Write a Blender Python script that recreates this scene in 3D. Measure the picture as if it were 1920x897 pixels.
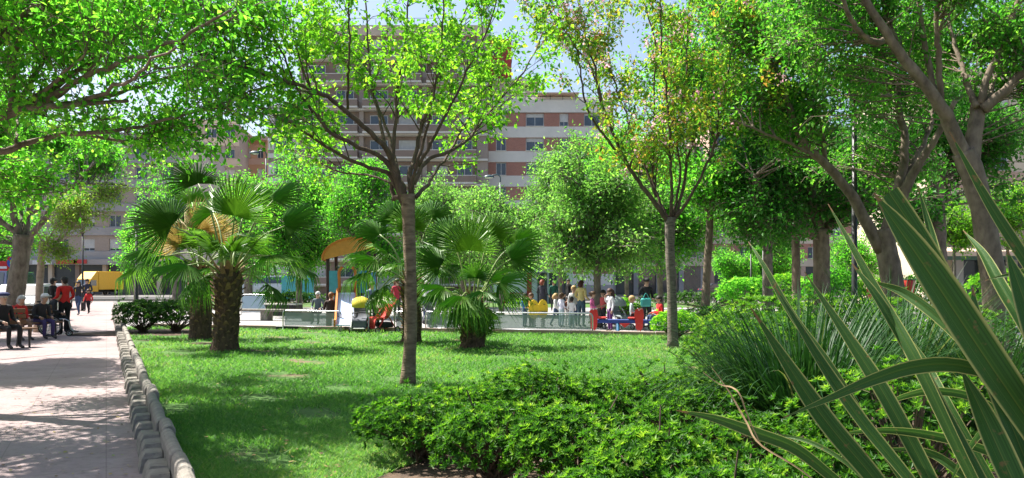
import bpy, math, random
import numpy as np
from mathutils import Vector, Matrix

for _o in list(bpy.data.objects):
    bpy.data.objects.remove(_o)
scene = bpy.context.scene
COL = scene.collection
R = math.radians

# ------------------------------------------------------------------ camera
FPX, HOR, EYE = 1493.0, 530.0, 1.5      # focal length and horizon in photo pixels, eye height in metres
cam_d = bpy.data.cameras.new('camera')
cam_d.sensor_width = 36.0
cam_d.lens = 36.0 * FPX / 1920.0
cam_d.shift_y = (HOR - 448.5) / 1920.0
cam_d.clip_start = 0.05
cam_d.clip_end = 3000
cam = bpy.data.objects.new('camera', cam_d)
COL.objects.link(cam)
cam.location = (0, 0, EYE)
cam.rotation_euler = (R(90), 0, 0)
scene.camera = cam

# ------------------------------------------------------------------ daylight
SUN_EL, SUN_BACK = 58.0, 26.0            # elevation; degrees behind the straight-left direction
sx, sy = -math.cos(R(SUN_BACK)), math.sin(R(SUN_BACK))
to_sun = Vector((sx * math.cos(R(SUN_EL)), sy * math.cos(R(SUN_EL)), math.sin(R(SUN_EL))))
world = bpy.data.worlds.new('World')
scene.world = world
world.use_nodes = True
nt = world.node_tree
nt.nodes.clear()
wo = nt.nodes.new('ShaderNodeOutputWorld')
bg = nt.nodes.new('ShaderNodeBackground')
sk = nt.nodes.new('ShaderNodeTexSky')
sk.sky_type = 'NISHITA'
sk.sun_disc = False
sk.sun_elevation = R(SUN_EL)
sk.sun_rotation = math.atan2(to_sun.x, to_sun.y)
sk.air_density = 1.0
sk.dust_density = 3.0
sk.ozone_density = 1.0
bg.inputs['Strength'].default_value = 0.085
nt.links.new(sk.outputs['Color'], bg.inputs['Color'])
nt.links.new(bg.outputs['Background'], wo.inputs['Surface'])
sun_d = bpy.data.lights.new('sun', 'SUN')
sun_d.energy = 5.0
sun_d.angle = R(0.53)
sun_d.color = (1.0, 0.955, 0.88)
sun = bpy.data.objects.new('sun', sun_d)
COL.objects.link(sun)
sun.location = (-20, 5, 40)
sun.rotation_euler = to_sun.to_track_quat('Z', 'Y').to_euler()
vs = scene.view_settings
vs.view_transform = 'Standard'
vs.look = 'None'
vs.exposure = 1.45
vs.gamma = 1.0
vs.use_curve_mapping = False
scene.cycles.use_denoising = True
scene.cycles.max_bounces = 10
scene.cycles.diffuse_bounces = 6
scene.cycles.transmission_bounces = 8
scene.cycles.transparent_max_bounces = 12
scene.cycles.sample_clamp_indirect = 6.0

# ------------------------------------------------------------------ helpers
def P(x, y, d):
    """photo pixel at distance d -> point in the place"""
    return np.array([(x - 960.0) / FPX * d, d, EYE - (y - HOR) / FPX * d])

def G(x, d, z=0.0):
    return np.array([(x - 960.0) / FPX * d, d, z])

def nrm(v):
    v = np.asarray(v, float)
    n = np.linalg.norm(v, axis=-1, keepdims=True)
    return v / np.maximum(n, 1e-9)

def tag(o, label=None, cat=None, group=None, kind=None):
    if label: o['label'] = label
    if cat: o['category'] = cat
    if group: o['group'] = group
    if kind: o['kind'] = kind
    return o

def empty(name, loc, rz=0.0, label=None, cat=None, group=None):
    o = bpy.data.objects.new(name, None)
    o.empty_display_size = 0.1
    COL.objects.link(o)
    o.location = Vector([float(c) for c in loc])
    o.rotation_euler = (0, 0, rz)
    return tag(o, label, cat, group)

def link(name, me, mats=None, parent=None, loc=(0, 0, 0), rot=(0, 0, 0)):
    o = bpy.data.objects.new(name, me)
    COL.objects.link(o)
    if mats is not None and not me.materials:
        for m in (mats if isinstance(mats, (list, tuple)) else [mats]):
            me.materials.append(m)
    o.parent = parent
    o.location = Vector([float(c) for c in loc])
    o.rotation_euler = rot
    return o

def npmesh(name, V, F, smooth=False, face_attr=None, point_attr=None, midx=None):
    """V (n,3); F (m,k) index array, or a list of such arrays"""
    me = bpy.data.meshes.new(name)
    V = np.asarray(V, np.float32)
    Fs = F if isinstance(F, list) else [F]
    Fs = [np.asarray(f, np.int32) for f in Fs if len(f)]
    nl = sum(f.size for f in Fs); nf = sum(len(f) for f in Fs)
    me.vertices.add(len(V)); me.vertices.foreach_set('co', V.ravel())
    me.loops.add(nl); me.loops.foreach_set('vertex_index', np.concatenate([f.ravel() for f in Fs]))
    me.polygons.add(nf)
    tot = np.concatenate([np.full(len(f), f.shape[1], np.int32) for f in Fs])
    st = np.concatenate([[0], np.cumsum(tot)[:-1]]).astype(np.int32)
    me.polygons.foreach_set('loop_start', st)
    if midx is not None: me.polygons.foreach_set('material_index', np.asarray(midx, np.int32))
    me.update(calc_edges=True)
    me.polygons.foreach_set('use_smooth', np.full(nf, smooth, bool))
    if face_attr is not None:
        a = me.attributes.new('var', 'FLOAT', 'FACE'); a.data.foreach_set('value', np.asarray(face_attr, np.float32))
    if point_attr is not None:
        a = me.attributes.new('across', 'FLOAT', 'POINT'); a.data.foreach_set('value', np.asarray(point_attr, np.float32))
    return me

def rotz(a):
    c, s = math.cos(a), math.sin(a)
    return np.array([[c, -s, 0], [s, c, 0], [0, 0, 1.0]])

def smooth_line(pts, n):
    """Catmull-Rom through pts, n samples"""
    p = np.asarray(pts, float)
    if len(p) < 3:
        t = np.linspace(0, 1, n)[:, None]
        return p[0] * (1 - t) + p[-1] * t
    q = np.vstack([2 * p[0] - p[1], p, 2 * p[-1] - p[-2]])
    out = []
    for u in np.linspace(0, len(p) - 1 - 1e-6, n):
        i = int(u); t = u - i
        a, b, c, d = q[i], q[i + 1], q[i + 2], q[i + 3]
        out.append(0.5 * (2 * b + (c - a) * t + (2 * a - 5 * b + 4 * c - d) * t * t + (3 * b - a - 3 * c + d) * t ** 3))
    return np.array(out)

def tube(pts, rad, sides=6, cap=True):
    pts = np.asarray(pts, float); n = len(pts)
    rad = np.broadcast_to(np.asarray(rad, float), (n,))
    tan = nrm(np.gradient(pts, axis=0))
    ref = np.array([0.0, 0, 1]) if abs(tan[0][2]) < 0.9 else np.array([1.0, 0, 0])
    u = nrm(np.cross(tan[0], ref))
    ang = np.linspace(0, 2 * math.pi, sides, endpoint=False)
    V = []
    for i in range(n):
        u = nrm(u - np.dot(u, tan[i]) * tan[i])
        w = np.cross(tan[i], u)
        V.append(pts[i] + rad[i] * (np.cos(ang)[:, None] * u + np.sin(ang)[:, None] * w))
    V = np.vstack(V)
    i = np.arange(n - 1)[:, None] * sides; j = np.arange(sides)[None]
    F = np.stack([i + j, i + (j + 1) % sides, i + sides + (j + 1) % sides, i + sides + j], -1).reshape(-1, 4)
    T = np.zeros((0, 3), int)
    if cap:
        V = np.vstack([V, pts[:1], pts[-1:]])
        c0, c1 = n * sides, n * sides + 1
        k = np.arange(sides); b = (n - 1) * sides
        T = np.vstack([np.stack([(k + 1) % sides, k, np.full(sides, c0)], -1), np.stack([b + k, b + (k + 1) % sides, np.full(sides, c1)], -1)])
    return V, F, T

class MB:
    """collects shapes into ONE mesh"""
    def __init__(s): s.V, s.Q, s.T, s.n, s.fm = [], [], [], 0, 0
    def add(s, V, Q=None, T=None):
        V = np.asarray(V, float)
        if Q is not None and len(Q): s.Q.append(np.asarray(Q, int) + s.n)
        if T is not None and len(T): s.T.append(np.asarray(T, int) + s.n)
        s.V.append(V); s.n += len(V); return s
    def box(s, c, d, rz=0.0, taper=1.0, bev=0.0, M=None):
        """centre c, full size d; bev chamfers all edges"""
        h = np.array(d, float) / 2
        if bev <= 0:
            v = np.array([[x, y, z] for z in (-1, 1) for y in (-1, 1) for x in (-1, 1)], float) * h
            v[4:, :2] *= taper
            q = [[0, 2, 3, 1], [4, 5, 7, 6], [0, 1, 5, 4], [2, 6, 7, 3], [0, 4, 6, 2], [1, 3, 7, 5]]
            t = []
        else:
            b = min(bev, h.min() * 0.95)
            v = []; idx = {}
            for sx_ in (-1, 1):
                for sy_ in (-1, 1):
                    for sz_ in (-1, 1):
                        sg = np.array([sx_, sy_, sz_])
                        for ax in range(3):
                            p = sg * (h - b); p[ax] = sg[ax] * h[ax]
                            idx[(sx_, sy_, sz_, ax)] = len(v); v.append(p)
            v = np.array(v, float)
            if taper != 1.0: v[v[:, 2] > 0, :2] *= taper
            q, t = [], []
            for ax in range(3):
                o1, o2 = (ax + 1) % 3, (ax + 2) % 3
                for sg in (-1, 1):
                    r = []
                    for a, bb in ((-1, -1), (1, -1), (1, 1), (-1, 1)):
                        k = [0, 0, 0]; k[ax] = sg; k[o1] = a; k[o2] = bb
                        r.append(idx[(*k, ax)])
                    q.append(r if sg > 0 else r[::-1])
                for a in (-1, 1):
                    for bb in (-1, 1):
                        k0 = [0, 0, 0]; k1 = [0, 0, 0]
                        k0[ax], k1[ax] = -1, 1
                        k0[o1] = k1[o1] = a; k0[o2] = k1[o2] = bb
                        r = [idx[(*k0, o1)], idx[(*k1, o1)], idx[(*k1, o2)], idx[(*k0, o2)]]
                        q.append(r if a * bb < 0 else r[::-1])
            for k in [(a, bb, c_) for a in (-1, 1) for bb in (-1, 1) for c_ in (-1, 1)]:
                r = [idx[(*k, 0)], idx[(*k, 1)], idx[(*k, 2)]]
                t.append(r if k[0] * k[1] * k[2] > 0 else r[::-1])
        if M is not None: v = v @ np.asarray(M).T
        if rz: v = v @ rotz(rz).T
        return s.add(v + np.array(c, float), q, t)
    def tube(s, pts, rad, sides=6): return s.add(*tube(pts, rad, sides))
    def line(s, a, b, r, sides=6): return s.add(*tube([a, b], r, sides))
    def prism(s, outline, t0, t1, axis=1):
        """outline [(a,b)] in the plane across axis, extruded t0..t1 along axis"""
        o = np.array(outline, float); n = len(o)
        def mk(t):
            v = np.zeros((n, 3)); r = [k for k in range(3) if k != axis]
            v[:, r[0]], v[:, r[1]], v[:, axis] = o[:, 0], o[:, 1], t
            return v
        V = np.vstack([mk(t0), mk(t1), [mk(t0).mean(0)], [mk(t1).mean(0)]])
        k = np.arange(n); k1 = (k + 1) % n
        Q = np.stack([k, k1, k1 + n, k + n], -1)
        T = np.vstack([np.stack([k1, k, np.full(n, 2 * n)], -1), np.stack([k + n, k1 + n, np.full(n, 2 * n + 1)], -1)])
        return s.add(V, Q, T)
    def ball(s, c, r, seg=10, rings=7, zmin=-1.0):
        r = np.broadcast_to(np.array(r, float), (3,))
        ph = np.linspace(math.asin(max(-1, zmin)), math.pi / 2, rings)
        th = np.linspace(0, 2 * math.pi, seg, endpoint=False)
        V = np.array([[math.cos(p) * math.cos(t), math.cos(p) * math.sin(t), math.sin(p)] for p in ph for t in th]) * r + np.array(c, float)
        i = np.arange(rings - 1)[:, None] * seg; j = np.arange(seg)[None]
        return s.add(V, np.stack([i + j, i + (j + 1) % seg, i + seg + (j + 1) % seg, i + seg + j], -1).reshape(-1, 4))
    def ring(s, c, rad, r, axis=0, seg=20, sides=5):
        a = np.linspace(0, 2 * math.pi, seg + 1)
        p = np.zeros((seg + 1, 3)); k = [x for x in range(3) if x != axis]
        p[:, k[0]], p[:, k[1]] = np.cos(a) * rad, np.sin(a) * rad
        V, Q, T = tube(p + np.array(c, float), r, sides, cap=False)
        return s.add(V, Q)
    def lathe(s, prof, c=(0, 0, 0), seg=14):
        """prof [(r,z)]"""
        p = np.array(prof, float); a = np.linspace(0, 2 * math.pi, seg, endpoint=False)
        V = np.stack([p[:, None, 0] * np.cos(a), p[:, None, 0] * np.sin(a), np.broadcast_to(p[:, None, 1], (len(p), seg))], -1).reshape(-1, 3) + np.array(c, float)
        i = np.arange(len(p) - 1)[:, None] * seg; j = np.arange(seg)[None]
        return s.add(V, np.stack([i + j, i + (j + 1) % seg, i + seg + (j + 1) % seg, i + seg + j], -1).reshape(-1, 4))
    def arrays(s):
        V = np.vstack(s.V)
        Fs = []
        if s.Q: Fs.append(np.vstack(s.Q))
        if s.T: Fs.append(np.vstack(s.T))
        return V, Fs
    def mesh(s, name='mesh', smooth=False):
        V, Fs = s.arrays(); return npmesh(name, V, Fs, smooth)
    def build(s, name, mat, parent=None, loc=(0, 0, 0), rot=(0, 0, 0), smooth=False):
        return link(name, s.mesh(name, smooth), mat, parent, loc, rot)

# ------------------------------------------------------------------ materials
def new_mat(name):
    m = bpy.data.materials.new(name); m.use_nodes = True
    t = m.node_tree; t.nodes.clear()
    return m, t, t.nodes.new('ShaderNodeOutputMaterial')

def node(t, kind, **kw):
    n = t.nodes.new(kind)
    for k, v in kw.items(): setattr(n, k, v)
    return n

def ramp(t, stops):
    r = t.nodes.new('ShaderNodeValToRGB'); e = r.color_ramp.elements
    while len(e) < len(stops): e.new(0.5)
    for el, (p, c) in zip(e, stops):
        el.position = p; el.color = (*c, 1)
    return r

def mat(name, c1, c2=None, scale=6.0, rough=0.7, metal=0.0, bump=0.0, bscale=None, detail=5.0, spec=0.4, stretch=None, coat=0.0):
    """principled surface whose colour wanders between c1 and c2, with fine relief"""
    m, t, out = new_mat(name)
    b = node(t, 'ShaderNodeBsdfPrincipled')
    b.inputs['Roughness'].default_value = rough
    b.inputs['Metallic'].default_value = metal
    b.inputs['Specular IOR Level'].default_value = spec
    b.inputs['Coat Weight'].default_value = coat
    if c2 is None: c2 = tuple(v * 0.82 for v in c1)
    tc = node(t, 'ShaderNodeTexCoord'); mp = node(t, 'ShaderNodeMapping')
    if stretch: mp.inputs['Scale'].default_value = stretch
    t.links.new(tc.outputs['Object'], mp.inputs['Vector'])
    nz = node(t, 'ShaderNodeTexNoise')
    nz.inputs['Scale'].default_value = scale; nz.inputs['Detail'].default_value = detail; nz.inputs['Roughness'].default_value = 0.6
    t.links.new(mp.outputs['Vector'], nz.inputs['Vector'])
    r = ramp(t, [(0.32, c2), (0.68, c1)])
    t.links.new(nz.outputs['Fac'], r.inputs['Fac'])
    t.links.new(r.outputs['Color'], b.inputs['Base Color'])
    if bump:
        n2 = node(t, 'ShaderNodeTexNoise')
        n2.inputs['Scale'].default_value = bscale or scale * 4; n2.inputs['Detail'].default_value = 4
        t.links.new(mp.outputs['Vector'], n2.inputs['Vector'])
        bp = node(t, 'ShaderNodeBump'); bp.inputs['Strength'].default_value = bump; bp.inputs['Distance'].default_value = 0.02
        t.links.new(n2.outputs['Fac'], bp.inputs['Height']); t.links.new(bp.outputs['Normal'], b.inputs['Normal'])
    t.links.new(b.outputs['BSDF'], out.inputs['Surface'])
    return m

def leaf_mat(name, stops, trans=0.45, rough=0.45, tint=(0.9, 1.04, 0.5), spec=0.35, thru=1.6):
    """leaf whose colour is its own 'var' value on a ramp; light passes through it"""
    m, t, out = new_mat(name)
    at = node(t, 'ShaderNodeAttribute', attribute_name='var')
    r = ramp(t, stops)
    t.links.new(at.outputs['Fac'], r.inputs['Fac'])
    b = node(t, 'ShaderNodeBsdfPrincipled')
    b.inputs['Roughness'].default_value = rough
    b.inputs['Specular IOR Level'].default_value = spec
    t.links.new(r.outputs['Color'], b.inputs['Base Color'])
    mx = node(t, 'ShaderNodeMix', data_type='RGBA', blend_type='MULTIPLY')
    mx.inputs['Factor'].default_value = 1.0
    t.links.new(r.outputs['Color'], mx.inputs['A'])
    mx.inputs['B'].default_value = (tint[0] * thru, tint[1] * thru, tint[2] * thru, 1)
    tr = node(t, 'ShaderNodeBsdfTranslucent')
    t.links.new(mx.outputs['Result'], tr.inputs['Color'])
    ms = node(t, 'ShaderNodeMixShader'); ms.inputs['Fac'].default_value = trans
    t.links.new(b.outputs['BSDF'], ms.inputs[1]); t.links.new(tr.outputs['BSDF'], ms.inputs[2])
    t.links.new(ms.outputs['Shader'], out.inputs['Surface'])
    return m

def glass_mat(name, tint, opac, rough=0.08):
    """thin frosted pane: part see-through, part milky"""
    m, t, out = new_mat(name)
    tr = node(t, 'ShaderNodeBsdfTransparent'); tr.inputs['Color'].default_value = (*[min(1, c * 1.02) for c in tint], 1)
    b = node(t, 'ShaderNodeBsdfPrincipled'); b.inputs['Base Color'].default_value = (*tint, 1); b.inputs['Roughness'].default_value = rough
    ms = node(t, 'ShaderNodeMixShader'); ms.inputs['Fac'].default_value = opac
    t.links.new(tr.outputs['BSDF'], ms.inputs[1]); t.links.new(b.outputs['BSDF'], ms.inputs[2])
    t.links.new(ms.outputs['Shader'], out.inputs['Surface'])
    return m

M = {}
M['bark_dark'] = mat('bark_dark', (0.14, 0.095, 0.065), (0.05, 0.034, 0.024), 14, 0.85, bump=0.5, bscale=40, stretch=(1, 1, 0.35))
M['bark_cherry'] = mat('bark_cherry', (0.22, 0.18, 0.14), (0.06, 0.047, 0.037), 9, 0.8, bump=0.6, bscale=22, stretch=(1, 1, 3.2))
M['bark_ring'] = mat('bark_ring', (0.27, 0.195, 0.125), (0.10, 0.066, 0.04), 7, 0.85, bump=0.7, bscale=18, stretch=(1, 1, 3.0))
M['bark_grey'] = mat('bark_grey', (0.23, 0.20, 0.16), (0.085, 0.07, 0.055), 7, 0.85, bump=0.7, bscale=24, stretch=(1, 1, 0.5))
M['bark_brown'] = mat('bark_brown', (0.24, 0.185, 0.135), (0.085, 0.062, 0.044), 6, 0.85, bump=0.7, bscale=22, stretch=(1, 1, 0.5))
M['bark_pale'] = mat('bark_pale', (0.42, 0.33, 0.25), (0.24, 0.18, 0.13), 8, 0.85, bump=0.4)
M['bark_palm'] = mat('bark_palm', (0.13, 0.08, 0.05), (0.035, 0.022, 0.015), 20, 0.95, bump=0.8, bscale=60, stretch=(1, 1, 0.3))
M['boot'] = mat('boot', (0.32, 0.21, 0.11), (0.13, 0.075, 0.04), 9, 0.9, bump=0.5)
M['petiole'] = mat('petiole', (0.22, 0.29, 0.08), (0.13, 0.19, 0.05), 5, 0.45)
M['soil'] = mat('soil', (0.13, 0.085, 0.055), (0.05, 0.033, 0.022), 9, 0.95, bump=0.9, bscale=40)
M['steel'] = mat('steel', (0.55, 0.57, 0.58), (0.42, 0.44, 0.46), 8, 0.3, metal=0.9)
M['chrome'] = mat('chrome', (0.7, 0.72, 0.74), (0.6, 0.62, 0.66), 4, 0.22, metal=0.9)
M['black_metal'] = mat('black_metal', (0.018, 0.019, 0.02), (0.01, 0.01, 0.011), 8, 0.45)
M['lamp_blue'] = mat('lamp_blue', (0.035, 0.07, 0.085), (0.02, 0.05, 0.06), 8, 0.4)
M['concrete'] = mat('concrete', (0.27, 0.245, 0.21), (0.15, 0.135, 0.115), 7, 0.9, bump=0.5, bscale=60, detail=8)
M['edge_stone'] = mat('edge_stone', (0.33, 0.25, 0.20), (0.20, 0.14, 0.11), 3, 0.9, bump=0.4)
M['rubber'] = mat('rubber', (0.02, 0.02, 0.021), (0.012, 0.012, 0.012), 10, 0.8)
M['pane'] = mat('pane', (0.06, 0.075, 0.09), (0.03, 0.04, 0.05), 0.6, 0.12, spec=0.8)
M['pane_blue'] = mat('pane_blue', (0.07, 0.10, 0.14), (0.03, 0.04, 0.06), 0.6, 0.12, spec=0.8)
M['white_frame'] = mat('white_frame', (0.72, 0.72, 0.70), (0.6, 0.6, 0.58), 2, 0.5)
M['shutter'] = mat('shutter', (0.62, 0.61, 0.58), (0.5, 0.49, 0.46), 3, 0.6)
def plain(key, c, rough=0.6, **k):
    if key not in M: M[key] = mat(key, c, tuple(v * 0.8 for v in c), 7, rough, **k)
    return M[key]
# ================================================================== the setting
U = np.array([-0.4540, 0.8910, 0])       # direction in which the path runs away
NPATH = np.array([-0.8910, -0.4540, 0])  # from the lawn towards the path
K0 = np.array([0.52, 0.0, 0])
def K(y): return K0 + U * (y / U[1])

def ground_mat(name, stops, scale, bump=0.4, bscale=60, rough=0.9, joint=None, patch=None):
    m, t, out = new_mat(name)
    tc = node(t, 'ShaderNodeTexCoord')
    n1 = node(t, 'ShaderNodeTexNoise'); n1.inputs['Scale'].default_value = scale; n1.inputs['Detail'].default_value = 8; n1.inputs['Roughness'].default_value = 0.65
    t.links.new(tc.outputs['Object'], n1.inputs['Vector'])
    r = ramp(t, stops); t.links.new(n1.outputs['Fac'], r.inputs['Fac'])
    col = r.outputs['Color']
    b = node(t, 'ShaderNodeBsdfPrincipled'); b.inputs['Roughness'].default_value = rough; b.inputs['Specular IOR Level'].default_value = 0.25
    if patch:
        n3 = node(t, 'ShaderNodeTexNoise'); n3.inputs['Scale'].default_value = patch[1]; n3.inputs['Detail'].default_value = 6
        t.links.new(tc.outputs['Object'], n3.inputs['Vector'])
        r3 = ramp(t, [(patch[2], (0, 0, 0)), (patch[3], (1, 1, 1))]); t.links.new(n3.outputs['Fac'], r3.inputs['Fac'])
        mx = node(t, 'ShaderNodeMix', data_type='RGBA'); t.links.new(r3.outputs['Color'], mx.inputs['Factor'])
        t.links.new(col, mx.inputs['A']); mx.inputs['B'].default_value = (*patch[0], 1); col = mx.outputs['Result']
    if joint:
        br = node(t, 'ShaderNodeTexBrick'); br.inputs['Scale'].default_value = 1.0
        br.inputs['Brick Width'].default_value = joint; br.inputs['Row Height'].default_value = joint; br.offset = 0.0
        br.inputs['Mortar Size'].default_value = 0.006; br.inputs['Mortar Smooth'].default_value = 0.3
        br.inputs['Color1'].default_value = (1, 1, 1, 1); br.inputs['Color2'].default_value = (0.93, 0.93, 0.93, 1); br.inputs['Mortar'].default_value = (0.66, 0.64, 0.63, 1)
        mp = node(t, 'ShaderNodeMapping'); mp.inputs['Rotation'].default_value = (0, 0, R(-27))
        t.links.new(tc.outputs['Object'], mp.inputs['Vector']); t.links.new(mp.outputs['Vector'], br.inputs['Vector'])
        mx2 = node(t, 'ShaderNodeMix', data_type='RGBA', blend_type='MULTIPLY'); mx2.inputs['Factor'].default_value = 0.7
        t.links.new(col, mx2.inputs['A']); t.links.new(br.outputs['Color'], mx2.inputs['B']); col = mx2.outputs['Result']
    sp = node(t, 'ShaderNodeTexNoise'); sp.inputs['Scale'].default_value = 14; sp.inputs['Detail'].default_value = 9; sp.inputs['Roughness'].default_value = .75
    t.links.new(tc.outputs['Object'], sp.inputs['Vector'])
    rs = ramp(t, [(.28, (.62, .60, .58)), (.5, (.95, .95, .95)), (.75, (1, 1, 1))]); t.links.new(sp.outputs['Fac'], rs.inputs['Fac'])
    ms_ = node(t, 'ShaderNodeMix', data_type='RGBA', blend_type='MULTIPLY'); ms_.inputs['Factor'].default_value = .9
    t.links.new(col, ms_.inputs['A']); t.links.new(rs.outputs['Color'], ms_.inputs['B']); col = ms_.outputs['Result']
    t.links.new(col, b.inputs['Base Color'])
    n2 = node(t, 'ShaderNodeTexNoise'); n2.inputs['Scale'].default_value = bscale; n2.inputs['Detail'].default_value = 4
    t.links.new(tc.outputs['Object'], n2.inputs['Vector'])
    bp = node(t, 'ShaderNodeBump'); bp.inputs['Strength'].default_value = bump; bp.inputs['Distance'].default_value = 0.01
    t.links.new(n2.outputs['Fac'], bp.inputs['Height']); t.links.new(bp.outputs['Normal'], b.inputs['Normal'])
    t.links.new(b.outputs['BSDF'], out.inputs['Surface'])
    return m

def sheet(name, poly, z, m):
    p = np.array([[x, y, z] for x, y in poly], float)
    me = bpy.data.meshes.new(name); me.from_pydata(p.tolist(), [], [list(range(len(p)))]); me.update()
    o = link(name, me, m); return tag(o, kind='structure')

M['paving'] = ground_mat('paving', [(0.25, (0.22, 0.165, 0.16)), (0.5, (0.295, 0.23, 0.225)), (0.75, (0.34, 0.275, 0.27))], 1.3, 0.25, 70, joint=0.8, patch=((0.23, 0.185, 0.18), 0.55, 0.56, 0.72))
M['plaza'] = ground_mat('plaza', [(0.3, (0.27, 0.255, 0.25)), (0.7, (0.36, 0.34, 0.335))], 0.8, 0.3, 50)
M['asphalt'] = ground_mat('asphalt', [(0.3, (0.045, 0.045, 0.047)), (0.7, (0.075, 0.074, 0.073))], 2.0, 0.5, 90)
M['turf'] = ground_mat('turf', [(0.3, (0.045, 0.11, 0.02)), (0.7, (0.09, 0.18, 0.04))], 1.1, 0.9, 120, patch=((0.17, 0.12, 0.075), 0.9, 0.56, 0.66))

sheet('ground', [(-900, -60), (900, -60), (900, 1800), (-900, 1800)], -0.012, ground_mat('town_ground', [(0.3, (0.13, 0.125, 0.12)), (0.7, (0.2, 0.19, 0.18))], 0.4))
k_near, k_far = K(-8.0), K(62.0)
sheet('path', [(k_near[0], k_near[1]), (k_far[0], k_far[1]), (k_far[0] - 16, k_far[1] - 8), (-26, 10), (-14, -8)], 0.0, M['paving'])
def edge_y(x): return 25.7 - 0.274 * (x + 8.8)     # near edge of the play area
ke = K(26.9)
sheet('lawn', [tuple(K(-2)[:2]), (9, -2), (16, 8), (16, edge_y(16)), (ke[0] + .1, edge_y(ke[0]))], 0.02, M['turf'])
sheet('play_area_floor', [(ke[0], edge_y(ke[0]) + .02), (16, edge_y(16) + .02), (18, 47), (-24, 47)], 0.016, M['plaza'])
kf = K(47.3)
sheet('far_lawn', [(kf[0] + 0.3, kf[1]), (18, 47.3), (24, 58), (K(60)[0] + .3, 60)], 0.02, M['turf'])
sheet('road', [(-140, 66), (140, 66), (140, 84), (-140, 84)], -0.006, M['asphalt'])
sheet('side_road', [(-60, 20), (-15.5, 19), (-22.4, 33.2), (-38, 65), (-70, 65)], 0.006, M['asphalt'])
tag(MB().box((0, 65.6, 0.06), (280, 0.3, 0.14)).build('road_kerb', M['concrete']), kind='structure')

# soil under the bushes of the bed
def blob_poly(cx, cy, rx, ry, n=28, seed=1, wob=0.12):
    rg = np.random.default_rng(seed); a = np.linspace(0, 2 * math.pi, n, endpoint=False)
    k = 1 + wob * np.sin(a * 3 + rg.random() * 6) + wob * .6 * np.sin(a * 5 + rg.random() * 6)
    return [(cx + rx * k_ * math.cos(t), cy + ry * k_ * math.sin(t)) for t, k_ in zip(a, k)]
sheet('planting_bed', blob_poly(3.1, 5.2, 4.6, 3.4, seed=4), 0.026, M['soil'])
sheet('shrub_bed', blob_poly(-10.4, 23.6, 2.2, 1.6, seed=6), 0.026, M['soil'])
sheet('back_bed', blob_poly(8.4, 13.5, 5.0, 4.5, seed=8), 0.024, M['soil'])
for (x, d, r_) in ((421, 17.2, .62), (376, 20.6, .6), (886, 17.9, .66), (771, 19.6, .6), (765, 11.4, .16), (1262, 17.9, .2)):
    c = G(x, d); sheet('bare_soil', blob_poly(c[0], c[1], r_, r_ * .8, seed=int(x), wob=.2), 0.028, M['soil'])

# kerb between path and lawn: a row of round-topped slabs with low blocks in front of them
kerb = tag(empty('kerb', K(6)), kind='structure')
rng = np.random.default_rng(5)
def slab_mesh(L, h):
    prof = [(-0.055, 0.0), (0.055, 0.0), (0.053, h - 0.05)] + [(0.052 * math.cos(a), h - 0.05 + 0.05 * math.sin(a)) for a in np.linspace(0.3, math.pi - 0.3, 6)] + [(-0.053, h - 0.05)]
    o = np.array(prof); n = len(o); V = []
    for y, s in ((-L / 2, 0.86), (-L / 2 + 0.02, 1.0), (L / 2 - 0.02, 1.0), (L / 2, 0.86)):
        V.append(np.stack([o[:, 0] * s, np.full(n, y), o[:, 1] * (0.97 if s < 1 else 1)], -1))
    V = np.vstack(V + [[[0, -L / 2, h / 2]], [[0, L / 2, h / 2]]])
    k = np.arange(n); k1 = (k + 1) % n
    Q = np.vstack([np.stack([i * n + k, i * n + k1, (i + 1) * n + k1, (i + 1) * n + k], -1) for i in range(3)])
    T = np.vstack([np.stack([k1, k, np.full(n, 4 * n)], -1), np.stack([3 * n + k, 3 * n + k1, np.full(n, 4 * n + 1)], -1)])
    me = npmesh('kerb_slab', V, [Q, T]); me.materials.append(M['concrete']); return me
def block_mesh(L, h):
    b = MB(); v = np.array([[-0.10, -L / 2, 0], [0.07, -L / 2, 0], [0.07, L / 2, 0], [-0.10, L / 2, 0],
        [-0.08, -L / 2 + .03, h - .04], [0.07, -L / 2 + .03, h - .03], [0.07, L / 2 - .03, h - .03], [-0.08, L / 2 - .03, h - .04],
        [-0.055, -L / 2 + .06, h], [0.07, -L / 2 + .06, h], [0.07, L / 2 - .06, h], [-0.055, L / 2 - .06, h]])
    q = []
    for s in (0, 4):
        for k in range(4): q.append([s + k, s + (k + 1) % 4, s + 4 + (k + 1) % 4, s + 4 + k])
    q.append([8, 9, 10, 11]); b.add(v, q)
    me = b.mesh('kerb_block'); me.materials.append(M['concrete']); return me
slabs = {k: slab_mesh(l, h) for k, (l, h) in enumerate(((.5, .285), (.8, .275), (.62, .29), (1.1, .28)))}
blocks = {k: block_mesh(l, h) for k, (l, h) in enumerate(((.30, .145), (.34, .17), (.4, .155)))}
ang = math.atan2(U[1], U[0]) - math.pi / 2
s, base = -5.0, K(6)
lens = (.5, .8, .62, 1.1)
while s < 46:
    k = rng.choice([0, 0, 1, 2, 2, 3]); s += lens[k] / 2
    p = base + U * s - base + NPATH * rng.normal(0, .008)
    o = link('kerb_slab', slabs[k], None, kerb, (p[0], p[1], rng.normal(0, .009) - .01), (rng.normal(0, .012), rng.normal(0, .02), ang))
    s += lens[k] / 2 + .012
s = -5.0
gaps = {round(1.35, 1): 1}
while s < 40:
    k = int(rng.integers(3)); L = (.30, .34, .4)[k]
    y = 6 + s * U[1]
    p = U * s + NPATH * (0.125 + rng.normal(0, .008))
    link('kerb_block', blocks[k], None, kerb, (p[0], p[1], rng.normal(0, .012) - .01), (rng.normal(0, .02), rng.normal(0, .015), ang))
    s += L + (.03 if y < 7.2 else .16)

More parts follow.
